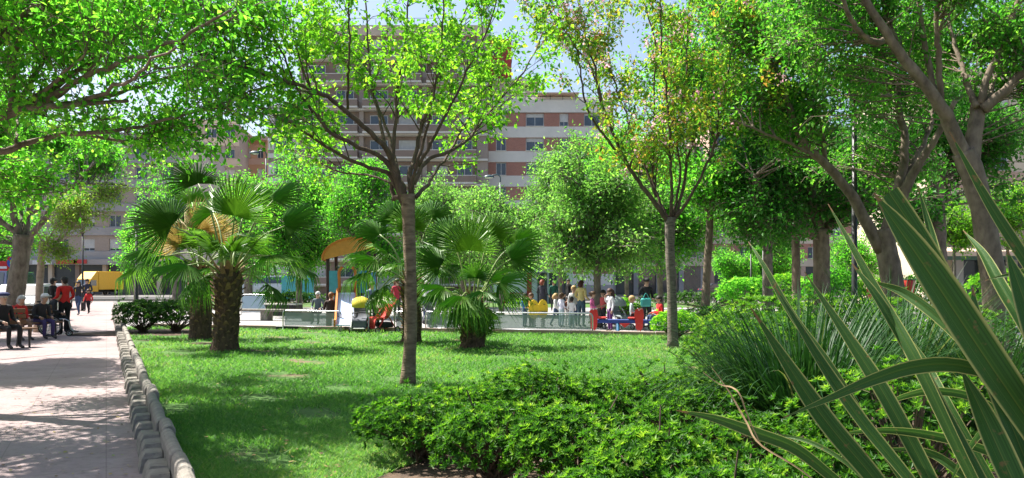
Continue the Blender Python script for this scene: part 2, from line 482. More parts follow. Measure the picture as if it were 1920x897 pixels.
# stone edge of the play area
pe = tag(empty('play_area_kerb', (0, edge_y(0), 0)), kind='structure')
em = MB().box((0, 0, .05), (1.16, .16, .17), bev=.012).mesh('edge_stone'); em.materials.append(M['edge_stone'])
ea = math.atan(-0.274)
for i in range(-10, 14):
    p = np.array([math.cos(ea), math.sin(ea)]) * (i * 1.18)
    link('edge_stone', em, None, pe, (p[0], p[1] - .09, rng.normal(0, .004)), (0, 0, ea))
o = link('drain_grate', MB().box((0, 0, 0.06), (.7, .2, .15), bev=.01).mesh(), M['black_metal'], pe, (-7.05, edge_y(-7.05) - edge_y(0) - .26, 0), (0, 0, ea))

# ------------------------------------------------------------------ grass
def grass(name, N, inside, dmin, dmax, seed, hscale=1.0, wide=1.0):
    rg = np.random.default_rng(seed)
    inv = 1 / dmax + rg.random(N) * (1 / dmin - 1 / dmax); d = 1 / inv
    px = rg.uniform(-60, 1560, N); x = (px - 960) / FPX * d
    ok = inside(x, d); x, d = x[ok], d[ok]; n = len(x)
    # thin on worn patches
    w = np.sin(x * 1.7 + 2 * np.sin(d * .9)) * np.sin(d * 1.3 + 1.5 * np.sin(x * 1.1)) + .5 * np.sin(x * 4.1 + d * 3.3)
    ok = w + rg.normal(0, .25, n) + np.clip((-1.2 - x) * .12, 0, .5) + np.clip((12 - d) * .05, 0, .3) * (x < -1) < 1.0; x, d = x[ok], d[ok]; n = len(x)
    h = (0.028 + 0.03 * rg.random(n)) * hscale * (0.8 + d / 30); wd = wide * (0.0035 + d * 0.00055) * (.7 + .6 * rg.random(n))
    a = rg.random(n) * 6.283; lean = rg.normal(0, .95, (n, 2)) * h[:, None]
    b0 = np.stack([x, d, np.full(n, 0.02)], -1); sd = np.stack([np.cos(a), np.sin(a), np.zeros(n)], -1) * wd[:, None]
    tip = b0 + np.stack([lean[:, 0], lean[:, 1], h], -1)
    V = np.stack([b0 - sd, b0 + sd, tip], 1).reshape(-1, 3)
    F = np.arange(3 * n).reshape(-1, 3)
    var = np.clip(.5 + .22 * np.sin(x * .8 + 1.3 * np.sin(d * .6)) * np.sin(d * .75 + x * .3) + rg.normal(0, .2, n), 0, 1)
    o = link(name, npmesh(name, V, F, face_attr=var), M['grass'])
    return o
M['grass'] = leaf_mat('grass', [(0.0, (0.04, 0.13, 0.028)), (0.5, (0.10, 0.24, 0.055)), (0.85, (0.165, 0.305, 0.085)), (1.0, (0.29, 0.29, 0.14))], 0.5, 0.6, (1.0, 1.1, .5))
def in_lawn(x, y):
    kx = 0.52 - 0.5095 * y
    return (x > kx + 0.09) & (y < edge_y(x) - .22) & (((x - 3.1) / 4.5) ** 2 + ((y - 5.2) / 3.3) ** 2 > .9) & (((x + 10.4) / 2.2) ** 2 + ((y - 23.6) / 1.6) ** 2 > 1)
tag(grass('grass', 370000, in_lawn, 5.3, 27, 3), 'short mown bright green grass covering the lawn', 'grass', kind='stuff')

# fallen leaves on path and lawn
rgf = np.random.default_rng(9); n = 900
d_ = 1 / rgf.uniform(1 / 26, 1 / 5.2, n); x_ = (rgf.uniform(-40, 1250, n) - 960) / FPX * d_
on = in_lawn(x_, d_) | (x_ < .52 - .5095 * d_ - .3); x_, d_ = x_[on], d_[on]; n = len(x_)
lit_ = x_ < .52 - .5095 * d_; zz = np.where(lit_, .006, .05)
a_ = rgf.random(n) * 6.283; L_ = rgf.uniform(.025, .06, n); ax_ = np.stack([np.cos(a_), np.sin(a_), rgf.normal(0, .12, n)], -1); sd_ = np.stack([-np.sin(a_), np.cos(a_), rgf.normal(0, .2, n)], -1)
p0 = np.stack([x_, d_, zz + .006], -1)
V = np.stack([p0, p0 + ax_ * (L_ * .45)[:, None] + sd_ * (L_ * .28)[:, None], p0 + ax_ * L_[:, None], p0 + ax_ * (L_ * .45)[:, None] - sd_ * (L_ * .28)[:, None]], 1).reshape(-1, 3)
V[:, 2] = np.maximum(V[:, 2], np.repeat(zz, 4))
M['litter'] = leaf_mat('fallen_leaf', [(0, (.10, .055, .025)), (.5, (.24, .15, .06)), (.8, (.34, .28, .10)), (1, (.16, .26, .05))], .2, .7)
tag(link('fallen_leaves', npmesh('fallen_leaves', V, np.arange(4 * n).reshape(-1, 4), face_attr=rgf.random(n)), M['litter']), 'scattered dry fallen leaves lying on the path and lawn', 'leaves', kind='stuff')
# ================================================================== buildings
_wm = {}
def win_meshes(w, h):
    k = (round(w, 2), round(h, 2))
    if k not in _wm:
        f = MB(); t = .07
        f.box((0, 0, h / 2), (w, .06, t)) if False else None
        f.box((0, 0, t / 2), (w, .09, t)); f.box((0, 0, h - t / 2), (w, .09, t))
        for x in (-w / 2 + t / 2, w / 2 - t / 2): f.box((x, 0, h / 2), (t, .09, h - 2 * t))
        f.box((0, .005, h / 2), (.06, .07, h - 2 * t))
        p = MB().box((0, .012, h / 2), (w - .1, .02, h - .1))
        s = MB()
        n = 9
        for i in range(n): s.box((0, -.062 - .004 * (i % 2), h - (i + .5) * h * .5 / n), (w - .06, .03, h * .5 / n - .003))
        _wm[k] = (f.mesh('window'), p.mesh('pane'), s.mesh('roller_shutter'))
    return _wm[k]

def add_window(parent, x, y, z, w, h, rg, frame=None, pane=None, shut=.5):
    fm, pm_, sm = win_meshes(w, h)
    fm = fm; o = link('window', fm, M['white_frame'], parent, (x, y, z))
    link('pane', pm_, M['pane_blue'], o)
    u = rg.random()
    if u < shut:
        q = link('roller_shutter', sm, M['shutter'], o)
        q.scale = (1, 1, 1); k = rg.uniform(.3, 1.9) if u > shut * .3 else 1.95
        q.scale.z = k; q.location.z = h * (1 - k)
    return o

def shell(parent, x0, x1, depth, z1, m, recess=.3):
    """the core of a block behind its facade"""
    return MB().box(((x0 + x1) / 2, depth / 2 + recess, z1 / 2), (x1 - x0, depth, z1)).build('wall', m, parent)

def banded(parent, x0, x1, z0, fh, n, wins, m_brick, m_band, rg, sill=1.2, head=2.75, proud=.3, cols=None, shut=.55, band_name='floor_band', band_out=.06):
    """floors with a pale band below the windows and brick piers between them"""
    for f in range(n):
        z = z0 + f * fh
        MB().box(((x0 + x1) / 2, proud / 2 - band_out / 2, z + (sill) / 2), (x1 - x0, proud + band_out, sill - .004), bev=.02).build(band_name, m_band, parent)
        top = fh
        xs = [x0] + [v for w in wins for v in (w[0], w[1])] + [x1]
        for a, b in zip(xs[0::2], xs[1::2]):
            if b - a > .02: MB().box(((a + b) / 2, proud / 2, z + (sill + top) / 2), (b - a - .004, proud, top - sill)).build('brick_pier', m_brick, parent)
        for a, b in wins:
            MB().box(((a + b) / 2, proud / 2 + .004, z + (head + top) / 2), (b - a, proud - .01, top - head)).build('lintel', m_brick, parent)
            MB().box(((a + b) / 2, -.04, z + sill + .03), (b - a + .1, .2, .06)).build('sill', m_band, parent)
            add_window(parent, (a + b) / 2, proud - .06, z + sill + .06, b - a - .01, head - sill - .06, rg, shut=shut)

def brick_mat(name, c1, c2, mortar):
    m, t, out = new_mat(name)
    tc = node(t, 'ShaderNodeTexCoord'); br = node(t, 'ShaderNodeTexBrick')
    mp = node(t, 'ShaderNodeMapping'); mp.inputs['Rotation'].default_value = (R(90), 0, 0)
    t.links.new(tc.outputs['Object'], mp.inputs['Vector']); t.links.new(mp.outputs['Vector'], br.inputs['Vector'])
    br.inputs['Scale'].default_value = 1; br.inputs['Brick Width'].default_value = .25; br.inputs['Row Height'].default_value = .07; br.inputs['Mortar Size'].default_value = .008
    br.inputs['Color1'].default_value = (*c1, 1); br.inputs['Color2'].default_value = (*c2, 1); br.inputs['Mortar'].default_value = (*mortar, 1)
    b = node(t, 'ShaderNodeBsdfPrincipled'); b.inputs['Roughness'].default_value = .85
    nz = node(t, 'ShaderNodeTexNoise'); nz.inputs['Scale'].default_value = .35; nz.inputs['Detail'].default_value = 6
    t.links.new(tc.outputs['Object'], nz.inputs['Vector'])
    r = ramp(t, [(.3, (.78, .78, .78)), (.7, (1, 1, 1))]); t.links.new(nz.outputs['Fac'], r.inputs['Fac'])
    mx = node(t, 'ShaderNodeMix', data_type='RGBA', blend_type='MULTIPLY'); mx.inputs['Factor'].default_value = 1
    t.links.new(br.outputs['Color'], mx.inputs['A']); t.links.new(r.outputs['Color'], mx.inputs['B'])
    t.links.new(mx.outputs['Result'], b.inputs['Base Color']); t.links.new(b.outputs['BSDF'], out.inputs['Surface'])
    return m
M['brick_red'] = brick_mat('brick_red', (.48, .19, .13), (.40, .15, .10), (.48, .36, .31))
M['brick_brown'] = brick_mat('brick_brown', (.36, .26, .20), (.30, .215, .165), (.42, .33, .28))
M['brick_grey'] = brick_mat('brick_grey', (.42, .33, .27), (.37, .29, .235), (.5, .43, .37))
M['red_tower'] = mat('red_tower', (.52, .085, .075), (.42, .06, .055), .5, .8)
M['render_white'] = mat('render_white', (.78, .74, .67), (.66, .63, .57), .4, .85)
M['render_cream'] = mat('render_cream', (.66, .55, .42), (.56, .46, .35), .4, .85)
M['render_pink'] = mat('render_pink', (.55, .38, .30), (.46, .31, .24), .4, .85)
M['render_grey'] = mat('render_grey', (.40, .38, .37), (.32, .30, .29), .4, .85)
M['render_ochre'] = mat('render_ochre', (.55, .33, .20), (.46, .27, .16), .4, .85)
M['awning'] = mat('awning', (.70, .52, .40), (.6, .42, .32), 1, .8)
rg = np.random.default_rng(21)

def at_px(x, d): return (x - 960) / FPX * d
def roof_rail(parent, x0, x1, z, y=.1):
    b = MB(); b.line((x0, y, z + .9), (x1, y, z + .9), .03, 5)
    for x in np.arange(x0, x1 + .01, 1.5): b.line((x, y, z), (x, y, z + .9), .025, 5)
    return b.build('roof_railing', M['black_metal'], parent)

# white and red brick block in the middle
d = 95.0; xl, xr = at_px(893, d), at_px(1150, d)
bB = empty('apartment_building', ((xl + xr) / 2, d, 0), 0, 'white banded red brick apartment block behind the blossoming tree', 'building')
w = xr - xl; fh = 2.93; z0 = 1.2
shell(bB, -w / 2, w / 2, 14, z0 + fh * 7 + 2.0, M['render_white'])
sc_ = d / FPX
def lx(px, xc): return (px - 960) * sc_ - xc
xc = (xl + xr) / 2
wins = [(lx(930, xc), lx(949, xc)), (lx(986, xc), lx(1020, xc)), (lx(1049, xc), lx(1066, xc)), (lx(1095, xc), lx(1125, xc))]
x_in = lx(914, xc)
banded(bB, x_in, w / 2, z0, fh, 7, wins, M['brick_red'], M['render_white'], rg, sill=1.32, head=2.9)
MB().box((( -w / 2 + x_in) / 2, -.06, (z0 + fh * 7 + 1.6) / 2), (x_in + w / 2 - .01, .7, z0 + fh * 7 + 1.6)).build('corner_pier', M['render_white'], bB)
MB().box((x_in / 2 + w / 4, .1, z0 + fh * 7 + .8), (w / 2 - x_in, .5, 1.5)).build('parapet', M['render_white'], bB)
pr = MB().box((lx(965, xc), 3.5, z0 + fh * 7 + 2.9), (5.5, 4, 2.6)).build('penthouse', M['render_cream'], bB)
MB().box((0, 0, 0), (6.2, 4.6, .25)).build('penthouse_roof', M['render_white'], pr, (lx(965, xc), 3.5, z0 + fh * 7 + 4.3))
MB().prism([(lx(1005, xc), 0), (lx(1085, xc), 0), (lx(1085, xc), .12), (lx(1005, xc), .12)], -.9, 1.6).build('terrace_awning', M['awning'], bB, (0, 0, z0 + fh * 7 + 2.15))
roof_rail(bB, x_in, w / 2, z0 + fh * 7 + 1.5)
MB().box((0, .1, .6), (w, .5, 1.19)).build('base_course', M['render_grey'], bB)

# tall brown balcony block to its left
d = 93.0; xl, xr = at_px(560, d), at_px(915, d); xc = (xl + xr) / 2; w = xr - xl; sc_ = d / FPX
bA = empty('apartment_building', (xc, d, 0), 0, 'tall brown apartment block with long balconies behind the bare-branched tree', 'building')
nfl = 10; z0 = 1.0
shell(bA, -w / 2, w / 2, 14, z0 + fh * nfl + 1.0, M['brick_brown'], .3)
M['balcony_brown'] = mat('balcony_brown', (.30, .225, .18), (.24, .18, .145), .8, .85)
bays = [(-w / 2 + .4, -w / 6 - .3), (-w / 6 + .3, w / 6 - .3), (w / 6 + .3, w / 2 - 1.3)]
for f in range(nfl):
    z = z0 + f * fh
    MB().box((0, -.1, z + .12), (w - .02, .8, .24)).build('floor_slab', M['render_white'], bA)
    for (a, b) in bays:
        bal = MB().box(((a + b) / 2, -.75, z + .26), (b - a, 1.1, .2)).build('balcony', M['render_white'], bA)
        MB().box(((a + b) / 2, -1.27, z + .72), (b - a, .12, .72)).build('balcony_parapet', M['balcony_brown'], bal)
        MB().box(((a + b) / 2, -1.27, z + 1.12), (b - a, .16, .07)).build('coping', M['render_white'], bal)
        for x in (a + .07, b - .07): MB().box((x, -.72, z + .72), (.12, .98, .71)).build('side_wall', M['balcony_brown'], bal)
        nn = 2
        ww = (b - a) / nn
        for i in range(nn):
            add_window(bA, a + ww * (i + .5), .22, z + .36, ww * .62, 2.1, rg, shut=.5)
    for x in (-w / 6, w / 6, w / 2 - .65):
        MB().box((x, .0, z + .24 + (fh - .24) / 2), (.5 if x < w / 2 - 1 else 1.25, .58, fh - .246)).build('pier', M['brick_grey'], bA)
MB().box((0, .1, z0 + nfl * fh + .6), (w, .6, 1.2)).build('parapet', M['render_cream'], bA)
roof_rail(bA, -w / 2, w / 2, z0 + nfl * fh + 1.2)
tw = MB().box((lx(937, xc), 8.5, (z0 + nfl * fh + 1.2) / 2), (2.75, 7, z0 + nfl * fh + 1.2)).build('stair_tower', M['red_tower'], bA)
tag(tw, 'plain red stair tower')
for k in range(4): MB().box((lx(926, xc), 4.96, 24.5 + k * 1.8), (.5, .08, .8)).build('tower_window', M['pane'], bA)

# striped white end block further left
d = 94.0; xl, xr = at_px(503, d), at_px(560, d) - .02; xc = (xl + xr) / 2; w = xr - xl
bC = empty('apartment_building', (xc, d, 0), 0, 'narrow white block with brown stripes and square windows, left of the balcony block', 'building')
nf = 7
shell(bC, -w / 2, w / 2, 10, 1 + fh * nf + .2, M['render_white'])
for f in range(nf):
    z = 1 + f * fh
    for k, (za, zb, m_) in enumerate(((0, .55, 'brick_brown'), (.55, 1.1, 'render_white'), (1.1, 1.5, 'brick_brown'))):
        MB().box((0, .13 + .01 * k, z + (za + zb) / 2), (w + .04, .36, zb - za - .004)).build('stripe_band', M[m_], bC)
    for a, b in ((-w / 2, -1.1), (1.1, w / 2)): MB().box(((a + b) / 2, .16, z + 2.21), (b - a, .28, fh - 1.506)).build('wall_panel', M['render_white'], bC)
    add_window(bC, 0, .24, z + 1.52, 2.19, fh - 1.55, rg, shut=.2)
MB().box((0, .1, 1 + nf * fh + .5), (w + .1, .6, .9)).build('parapet', M['render_white'], bC)

# beige block and orange block seen over the palm
d = 118.0; xl, xr = at_px(330, d), at_px(446, d); xc = (xl + xr) / 2; w = xr - xl; sc_ = d / FPX
bD = empty('apartment_building', (xc, d, 0), R(6), 'beige and grey apartment block with paired windows above the left palm', 'building')
shell(bD, -w / 2, w / 2, 12, 25.0, M['brick_grey'])
banded(bD, -w / 2, w / 2, .8, 3.0, 8, [(-3.5, -2.1), (-.2, 1.4), (2.6, 4.0)], M['brick_grey'], M['render_cream'], rg, sill=1.1, head=2.55, shut=.3)
MB().box((0, -.05, 25.3), (w + .3, .9, .5)).build('cornice', M['render_cream'], bD)
d = 125.0; xl, xr = at_px(447, d), at_px(500, d); xc = (xl + xr) / 2; w = xr - xl
bE = empty('apartment_building', (xc, d, 0), 0, 'orange rendered block with a flat roof beside the sky gap', 'building')
shell(bE, -w / 2, w / 2, 12, 24.0, M['render_ochre'])
banded(bE, -w / 2, w / 2, .8, 3.2, 7, [(-1.5, -.3), (.7, 1.7)], M['render_ochre'], M['render_pink'], rg, sill=.95, head=2.6, shut=.3)
MB().box((0, -.05, 24.1), (w + .2, .9, .6)).build('cornice', M['render_pink'], bE)

# grey street front on the left
d = 100.0; xl, xr = at_px(-60, d), at_px(345, d); xc = (xl + xr) / 2; w = xr - xl; sc_ = d / FPX
bF = empty('apartment_building', (xc, d, 0), 0, 'long grey apartment front with dark shops below, behind the yellow lorry', 'building')
nf = 5
shell(bF, -w / 2, w / 2, 14, 4.4 + nf * 3 + 1.0, M['render_grey'])
wn = [(x, x + 1.5) for x in np.arange(-w / 2 + 1.2, w / 2 - 2, 3.3)]
banded(bF, -w / 2, w / 2, 4.4, 3.0, nf, wn, M['brick_grey'], M['render_grey'], rg, sill=1.0, head=2.6, shut=.4, band_out=.25)
MB().box((0, -.4, 4.05), (w, 1.4, .68)).build('fascia', M['render_grey'], bF)
for i, x in enumerate(np.arange(-w / 2, w / 2 - .5, 3.4)):
    MB().box((x + .25, .05, 1.86), (.5, .6, 3.7)).build('shop_pier', M['render_cream'] if i % 2 else M['brick_brown'], bF)
    MB().box((x + 1.95, .3, 1.86), (2.86, .1, 3.7)).build('shop_window', M['pane'], bF)
for k, (x, c, wd) in enumerate(((lx(90, xc), (.7, .7, .68), 2.4), (lx(135, xc), (.5, .05, .04), 2.6), (lx(160, xc), (.55, .06, .05), 1.6))):
    MB().box((x, -1.2, 4.0 + .05 * k), (wd, .12, .5)).build('shop_sign', plain(f'sign{k}', c), bF)

# far brick front to the right, behind the street trees
d = 105.0; xl, xr = at_px(1330, d), at_px(1640, d); xc = (xl + xr) / 2; w = xr - xl; sc_ = d / FPX
bH = empty('apartment_building', (xc, d, 0), 0, 'pink and brick apartment front seen under the dark trees', 'building')
shell(bH, -w / 2, w / 2, 14, 22.0, M['render_pink'])
banded(bH, -w / 2, w / 2, 3.6, 3.0, 6, [(x, x + 1.4) for x in np.arange(-w / 2 + 1, w / 2 - 2, 3.0)], M['brick_red'], M['render_cream'], rg, sill=1.0, head=2.6)
for i, x in enumerate(np.arange(-w / 2, w / 2 - .5, 3.0)):
    MB().box((x + .3, .05, 1.79), (.6, .6, 3.58)).build('shop_pier', M['render_pink'], bH)
    MB().box((x + 1.8, .3, 1.79), (2.38, .1, 3.58)).build('shop_window', M['pane'], bH)

# plain grey block closing the gap behind the play area
d = 99.0; xl, xr = at_px(1150, d) + .05, at_px(1330, d); xc = (xl + xr) / 2; w = xr - xl; sc_ = d / FPX
bG = empty('apartment_building', (xc, d + 3, 0), 0, 'grey rendered block half hidden behind the cherry tree', 'building')
shell(bG, -w / 2, w / 2, 12, 19.0, M['render_grey'])
banded(bG, -w / 2, w / 2, 3.6, 3.0, 5, [(x, x + 1.4) for x in np.arange(-w / 2 + 1, w / 2 - 2, 2.9)], M['render_grey'], M['render_cream'], rg, sill=1.0, head=2.6)
for i, x in enumerate(np.arange(-w / 2, w / 2 - .5, 2.9)):
    MB().box((x + .3, .05, 1.79), (.6, .6, 3.58)).build('shop_pier', M['render_grey'], bG)
    MB().box((x + 1.75, .3, 1.79), (2.28, .1, 3.58)).build('shop_window', M['pane'], bG)

# pale front with awning at the right edge
d = 46.0; xl, xr = at_px(1745, d), at_px(2080, d); xc = (xl + xr) / 2; w = xr - xl; sc_ = d / FPX
bI = empty('shop_building', (xc, d, 0), R(-4), 'cream building with a pink awning band and white shop front at the right edge', 'building')
shell(bI, -w / 2, w / 2, 12, 14.0, M['render_cream'])
banded(bI, -w / 2, w / 2, 3.9, 3.1, 3, [(x, x + 1.3) for x in np.arange(-w / 2 + .8, w / 2 - 1.5, 2.5)], M['render_cream'], M['render_pink'], rg, sill=.9, head=2.7)
MB().prism([(0, 0), (-1.7, -.35), (-1.7, -.62), (0, -.2)], -w / 2, w / 2, axis=0).build('awning', M['awning'], bI, (0, 0, 3.6))
for i, x in enumerate(np.arange(-w / 2, w / 2 - .3, 1.5)):
    MB().box((x + .2, .05, 1.6), (.4, .6, 3.2)).build('shop_pier', M['render_grey'], bI)
    MB().box((x + .95, .3, 1.6), (1.08, .1, 3.2)).build('shop_window' if i % 3 else 'shop_door', M['pane'] if i % 4 else M['render_cream'], bI)
MB().box((0, -.25, 3.05), (w, .12, .5)).build('shop_fascia', plain('green_fascia', (.10, .20, .17)), bI)

# low pale kiosk with red doors behind the play area
d = 56.0; xl, xr = at_px(925, d), at_px(1075, d); xc = (xl + xr) / 2; w = xr - xl; sc_ = d / FPX
bK = empty('kiosk', (xc, d, 0), 0, 'low pale blue-white kiosk with red doors at the back of the play area', 'kiosk')
MB().box((0, 1.8, 1.35), (w, 3, 2.7)).build('wall', plain('kiosk_wall', (.55, .60, .68), .7), bK)
MB().box((0, 1.6, 2.8), (w + .5, 3.9, .16)).build('roof', M['render_grey'], bK)
for x0_, x1_, c in ((938, 950, 'doorred'), (988, 997, 'doorred'), (1008, 1026, 'dk'), (1030, 1044, 'dk'), (1046, 1062, 'dk')):
    dr = MB().box(((lx(x0_, xc) + lx(x1_, xc)) / 2, .27, 1.1), (lx(x1_, xc) - lx(x0_, xc), .08, 2.2)).build('door' if c == 'doorred' else 'shop_window', plain(c, (.33, .035, .03) if c == 'doorred' else (.04, .045, .055)), bK)
MB().box((lx(965, xc), .2, .75), (lx(985, xc) - lx(940, xc), .1, .06)).build('rail', plain('doorred', (.33, .035, .03)), bK)
# ================================================================== trees
def leaf_geo(pos, ax, nn, L, W, fold=.18):
    """kite-shaped leaves folded along the midrib: 4 vertices, 2 triangles each"""
    sd = nrm(np.cross(ax, nn)); up = np.cross(sd, ax)
    L = L[:, None]; W = W[:, None]
    mid = pos + ax * L * .42
    V = np.stack([pos, mid + sd * W / 2 + up * W * fold, pos + ax * L - up * L * .12, mid - sd * W / 2 + up * W * fold], 1).reshape(-1, 3)
    i = np.arange(len(pos))[:, None] * 4
    F = np.stack([np.hstack([i, i + 1, i + 2]), np.hstack([i, i + 2, i + 3])], 1).reshape(-1, 3)
    return V, F

def twig_geo(S, D, L, r, bend=None, simple=False):
    """three-sided twigs of two segments"""
    n = len(S); ref = np.where(np.abs(D[:, 2:3]) < .9, np.array([[0, 0, 1.0]]), np.array([[1.0, 0, 0]]))
    u = nrm(np.cross(D, ref)); w = np.cross(D, u)
    mid = S + D * L[:, None] * .5 + (bend if bend is not None else 0)
    tip = S + D * L[:, None]
    V = []
    for c, k in ((S, 1.0), (tip, .35)) if simple else ((S, 1.0), (mid, .75), (tip, .35)):
        for a in (0, 2.094, 4.189):
            V.append(c + (u * math.cos(a) + w * math.sin(a)) * (r * k)[:, None])
    V = np.stack(V, 1).reshape(-1, 3)
    F = []
    for s in (0,) if simple else (0, 3):
        for k in range(3):
            F.append([s + k, s + (k + 1) % 3, s + 3 + (k + 1) % 3, s + 3 + k])
    F = (np.arange(n)[:, None, None] * (6 if simple else 9) + np.array(F)[None]).reshape(-1, 4)
    return V, F

def rand_dirs(rg, n): return nrm(rg.normal(0, 1, (n, 3)))

class Tree:
    def __init__(s, name, label, base, bark, leaf, seed, cat='tree', group=None):
        s.rg = np.random.default_rng(seed); s.base = np.array([base[0], base[1], 0.0])
        s.root = empty(name, s.base, 0, label, cat, group)
        s.bark, s.leaf = bark, leaf
        s.limbs, s.sec, s.tw, s.lv = [], [], [], []
        s.extra = []
    def trunk(s, pts, rad, sides=12, flare=1.35):
        p = smooth_line(pts, max(10, len(pts) * 4)); p[0][2] = -.05
        r = np.interp(np.linspace(0, 1, len(p)), np.linspace(0, 1, len(rad)), rad)
        hgt = p[:, 2]; r = r * (1 + (flare - 1) * np.exp(-np.maximum(hgt, 0) / .12))
        r = r * (1 + s.rg.normal(0, .018, len(p)))
        V, Q, T = tube(p, r, sides)
        n_ = len(p) * sides
        V[:n_] += (V[:n_] - np.repeat(p, sides, 0)) * s.rg.normal(0, .03, (n_, 1))
        link('trunk', npmesh('trunk', V - s.base, [Q, T], True), s.bark, s.root)
        s.limbs.append((p[int(len(p) * .8):], r[int(len(p) * .8):], False)); return s
    def limb(s, pts, r0, r1, leafy=True, sides=8, name='limb'):
        n = max(10, len(pts) * 4)
        p = smooth_line(pts, n); seg = np.linalg.norm(np.diff(p, axis=0), axis=1).mean()
        p[2:-1] += s.rg.normal(0, seg * .07, (n - 3, 3))
        t = np.linspace(0, 1, n); r = r0 + (r1 - r0) * t ** .8
        V, Q, T = tube(p, r, sides)
        link(name, npmesh('limb', V - s.base, [Q, T], True), s.bark, s.root)
        s.limbs.append((p, r, leafy)); return s
    def branches(s, n_per_m, Lr, start=.25, up=.35, out=1.0, thin=.45, rmax=.03):
        """secondary branches along every leafy limb"""
        for p, r, lf in list(s.limbs):
            if not lf: continue
            ln = np.linalg.norm(np.diff(p, axis=0), axis=1).sum()
            for _ in range(max(1, int(ln * n_per_m))):
                t = start + (1 - start) * s.rg.random(); i = min(int(t * (len(p) - 1)), len(p) - 2)
                tan = nrm(p[i + 1] - p[i]); a = s.rg.normal(0, 1, 3); a = nrm(a - np.dot(a, tan) * tan)
                dr = nrm(tan * .6 + a * out * .8 + np.array([0, 0, up]))
                L = s.rg.uniform(*Lr) * (1.1 - .4 * t)
                s.grow(p[i], dr, L, min(r[i] * thin, rmax))
            # the tip goes on as a branch
            s.grow(p[-1], nrm(p[-1] - p[-3]), s.rg.uniform(*Lr) * .8, r[-1])
        return s
    def grow(s, a, dr, L, r, n=6):
        q = [np.array(a, float)]; dd = dr.copy()
        for _ in range(n - 1):
            dd = nrm(dd + s.rg.normal(0, .16, 3) + np.array([0, 0, .04])); q.append(q[-1] + dd * L / (n - 1))
        s.sec.append((np.array(q), np.linspace(r, max(.003, r * .25), n)))
    def targets(s, pts, r=.025, from_low=.5):
        """branches that reach out to given points of the crown"""
        allp = np.vstack([p for p, _, _ in s.limbs])
        for q in pts:
            dv = allp - q; dist = np.linalg.norm(dv, axis=1) + np.maximum(0, allp[:, 2] - q[2] + from_low) * 1.2
            a = allp[np.argmin(dist)]
            m = (a + q) / 2 + s.rg.normal(0, .12, 3) * np.linalg.norm(q - a) * .6 + np.array([0, 0, .06]) * np.linalg.norm(q - a)
            k = smooth_line([a, m, q], 7); s.sec.append((k, np.linspace(r, .006, 7)))
        return s
    def twigs(s, per, Lr, spread=1.0, up=.2, r=.006, tail=.35):
        S, D, L = [], [], []
        for p, _ in s.sec:
            t = tail + (1 - tail) * s.rg.random(per); f = t * (len(p) - 1); i = np.minimum(f.astype(int), len(p) - 2)
            S.append(p[i] + (p[i + 1] - p[i]) * (f - i)[:, None])
            D.append(nrm(nrm(p[i + 1] - p[i]) * .6 + rand_dirs(s.rg, per) * spread + np.array([0, 0, up])))
        S, D = np.vstack(S), np.vstack(D); L = s.rg.uniform(*Lr, len(S))
        s.tw.append((S, D, L, np.full(len(S), r))); return s
    def leaves(s, per, L, aspect=.55, spread=.05, droop=.35, face_up=.9, var=(.5, .25), keep=None):
        for S, D, Ln, _ in s.tw:
            n = len(S) * per
            t = np.repeat(np.ones(len(S)), per) * s.rg.uniform(.25, 1.05, n)
            b = np.repeat(S, per, 0) + np.repeat(D * Ln[:, None], per, 0) * t[:, None] + s.rg.normal(0, spread, (n, 3))
            ax = nrm(np.repeat(D, per, 0) * .5 + rand_dirs(s.rg, n) * .9 + np.array([0, 0, -droop]))
            nn = nrm(rand_dirs(s.rg, n) * .8 + np.array([0, 0, face_up]))
            cl = np.repeat(s.rg.normal(0, 1, len(S)), per)      # a twig's leaves resemble each other
            v = np.clip(var[0] + var[1] * (.6 * cl + .8 * s.rg.normal(0, 1, n)), 0, 1)
            ll = L * s.rg.uniform(.6, 1.25, n)
            if keep is not None:
                k = keep(b); b, ax, nn, v, ll = b[k], ax[k], nn[k], v[k], ll[k]
            V, F = leaf_geo(b, ax, nn, ll, ll * aspect * s.rg.uniform(.8, 1.2, len(ll)))
            s.lv.append((V, F, np.repeat(v, 2)))
        return s
    def done(s, crown='crown'):
        if s.sec or s.tw:
            b = MB()
            far = s.base[1] > 20
            for p, r in s.sec: b.add(*tube(p[::2] if far else p, r[::2] if far else r, 4 if far else 5, cap=False)[:2])
            for S, D, L, r in s.tw:
                V, F = twig_geo(S, D, L, r, s.rg.normal(0, .03, (len(S), 3)) * L[:, None], simple=far or s.base[1] > 12.5); b.add(V, F)
            V, Fs = b.arrays()
            o = link('twigs', npmesh('twigs', V - s.base, Fs, True), s.bark, s.root); o['kind'] = 'stuff'
        off, Vs, Fs, vs_ = 0, [], [], []
        for V, F, v in s.lv:
            Vs.append(V); Fs.append(F + off); off += len(V); vs_.append(v)
        o = link(crown, npmesh(crown, np.vstack(Vs) - s.base, np.vstack(Fs), face_attr=np.concatenate(vs_)), s.leaf, s.root); o['kind'] = 'stuff'
        return s.root

def cloud(rg, n, c, rad, tight=1.0):
    """points spread through an ellipsoid, denser towards its outside"""
    m = max(6, int(9 + n ** .45)); cu = rand_dirs(rg, m); cc = cu * (.25 + .75 * rg.random((m, 1))); sz = rg.uniform(.16, .46, m) * tight
    j = rg.integers(0, m, n); u = rand_dirs(rg, n)
    return np.array(c) + (cc[j] + u * (sz[j] * (.45 + .55 * rg.random(n)))[:, None]) * np.array(rad)

def PL(pts, d0, d1, curve=1.0):
    """pixel polyline from distance d0 at its start to d1 at its end"""
    t = np.linspace(0, 1, len(pts)) ** curve
    return [P(x, y, d0 + (d1 - d0) * k) for (x, y), k in zip(pts, t)]

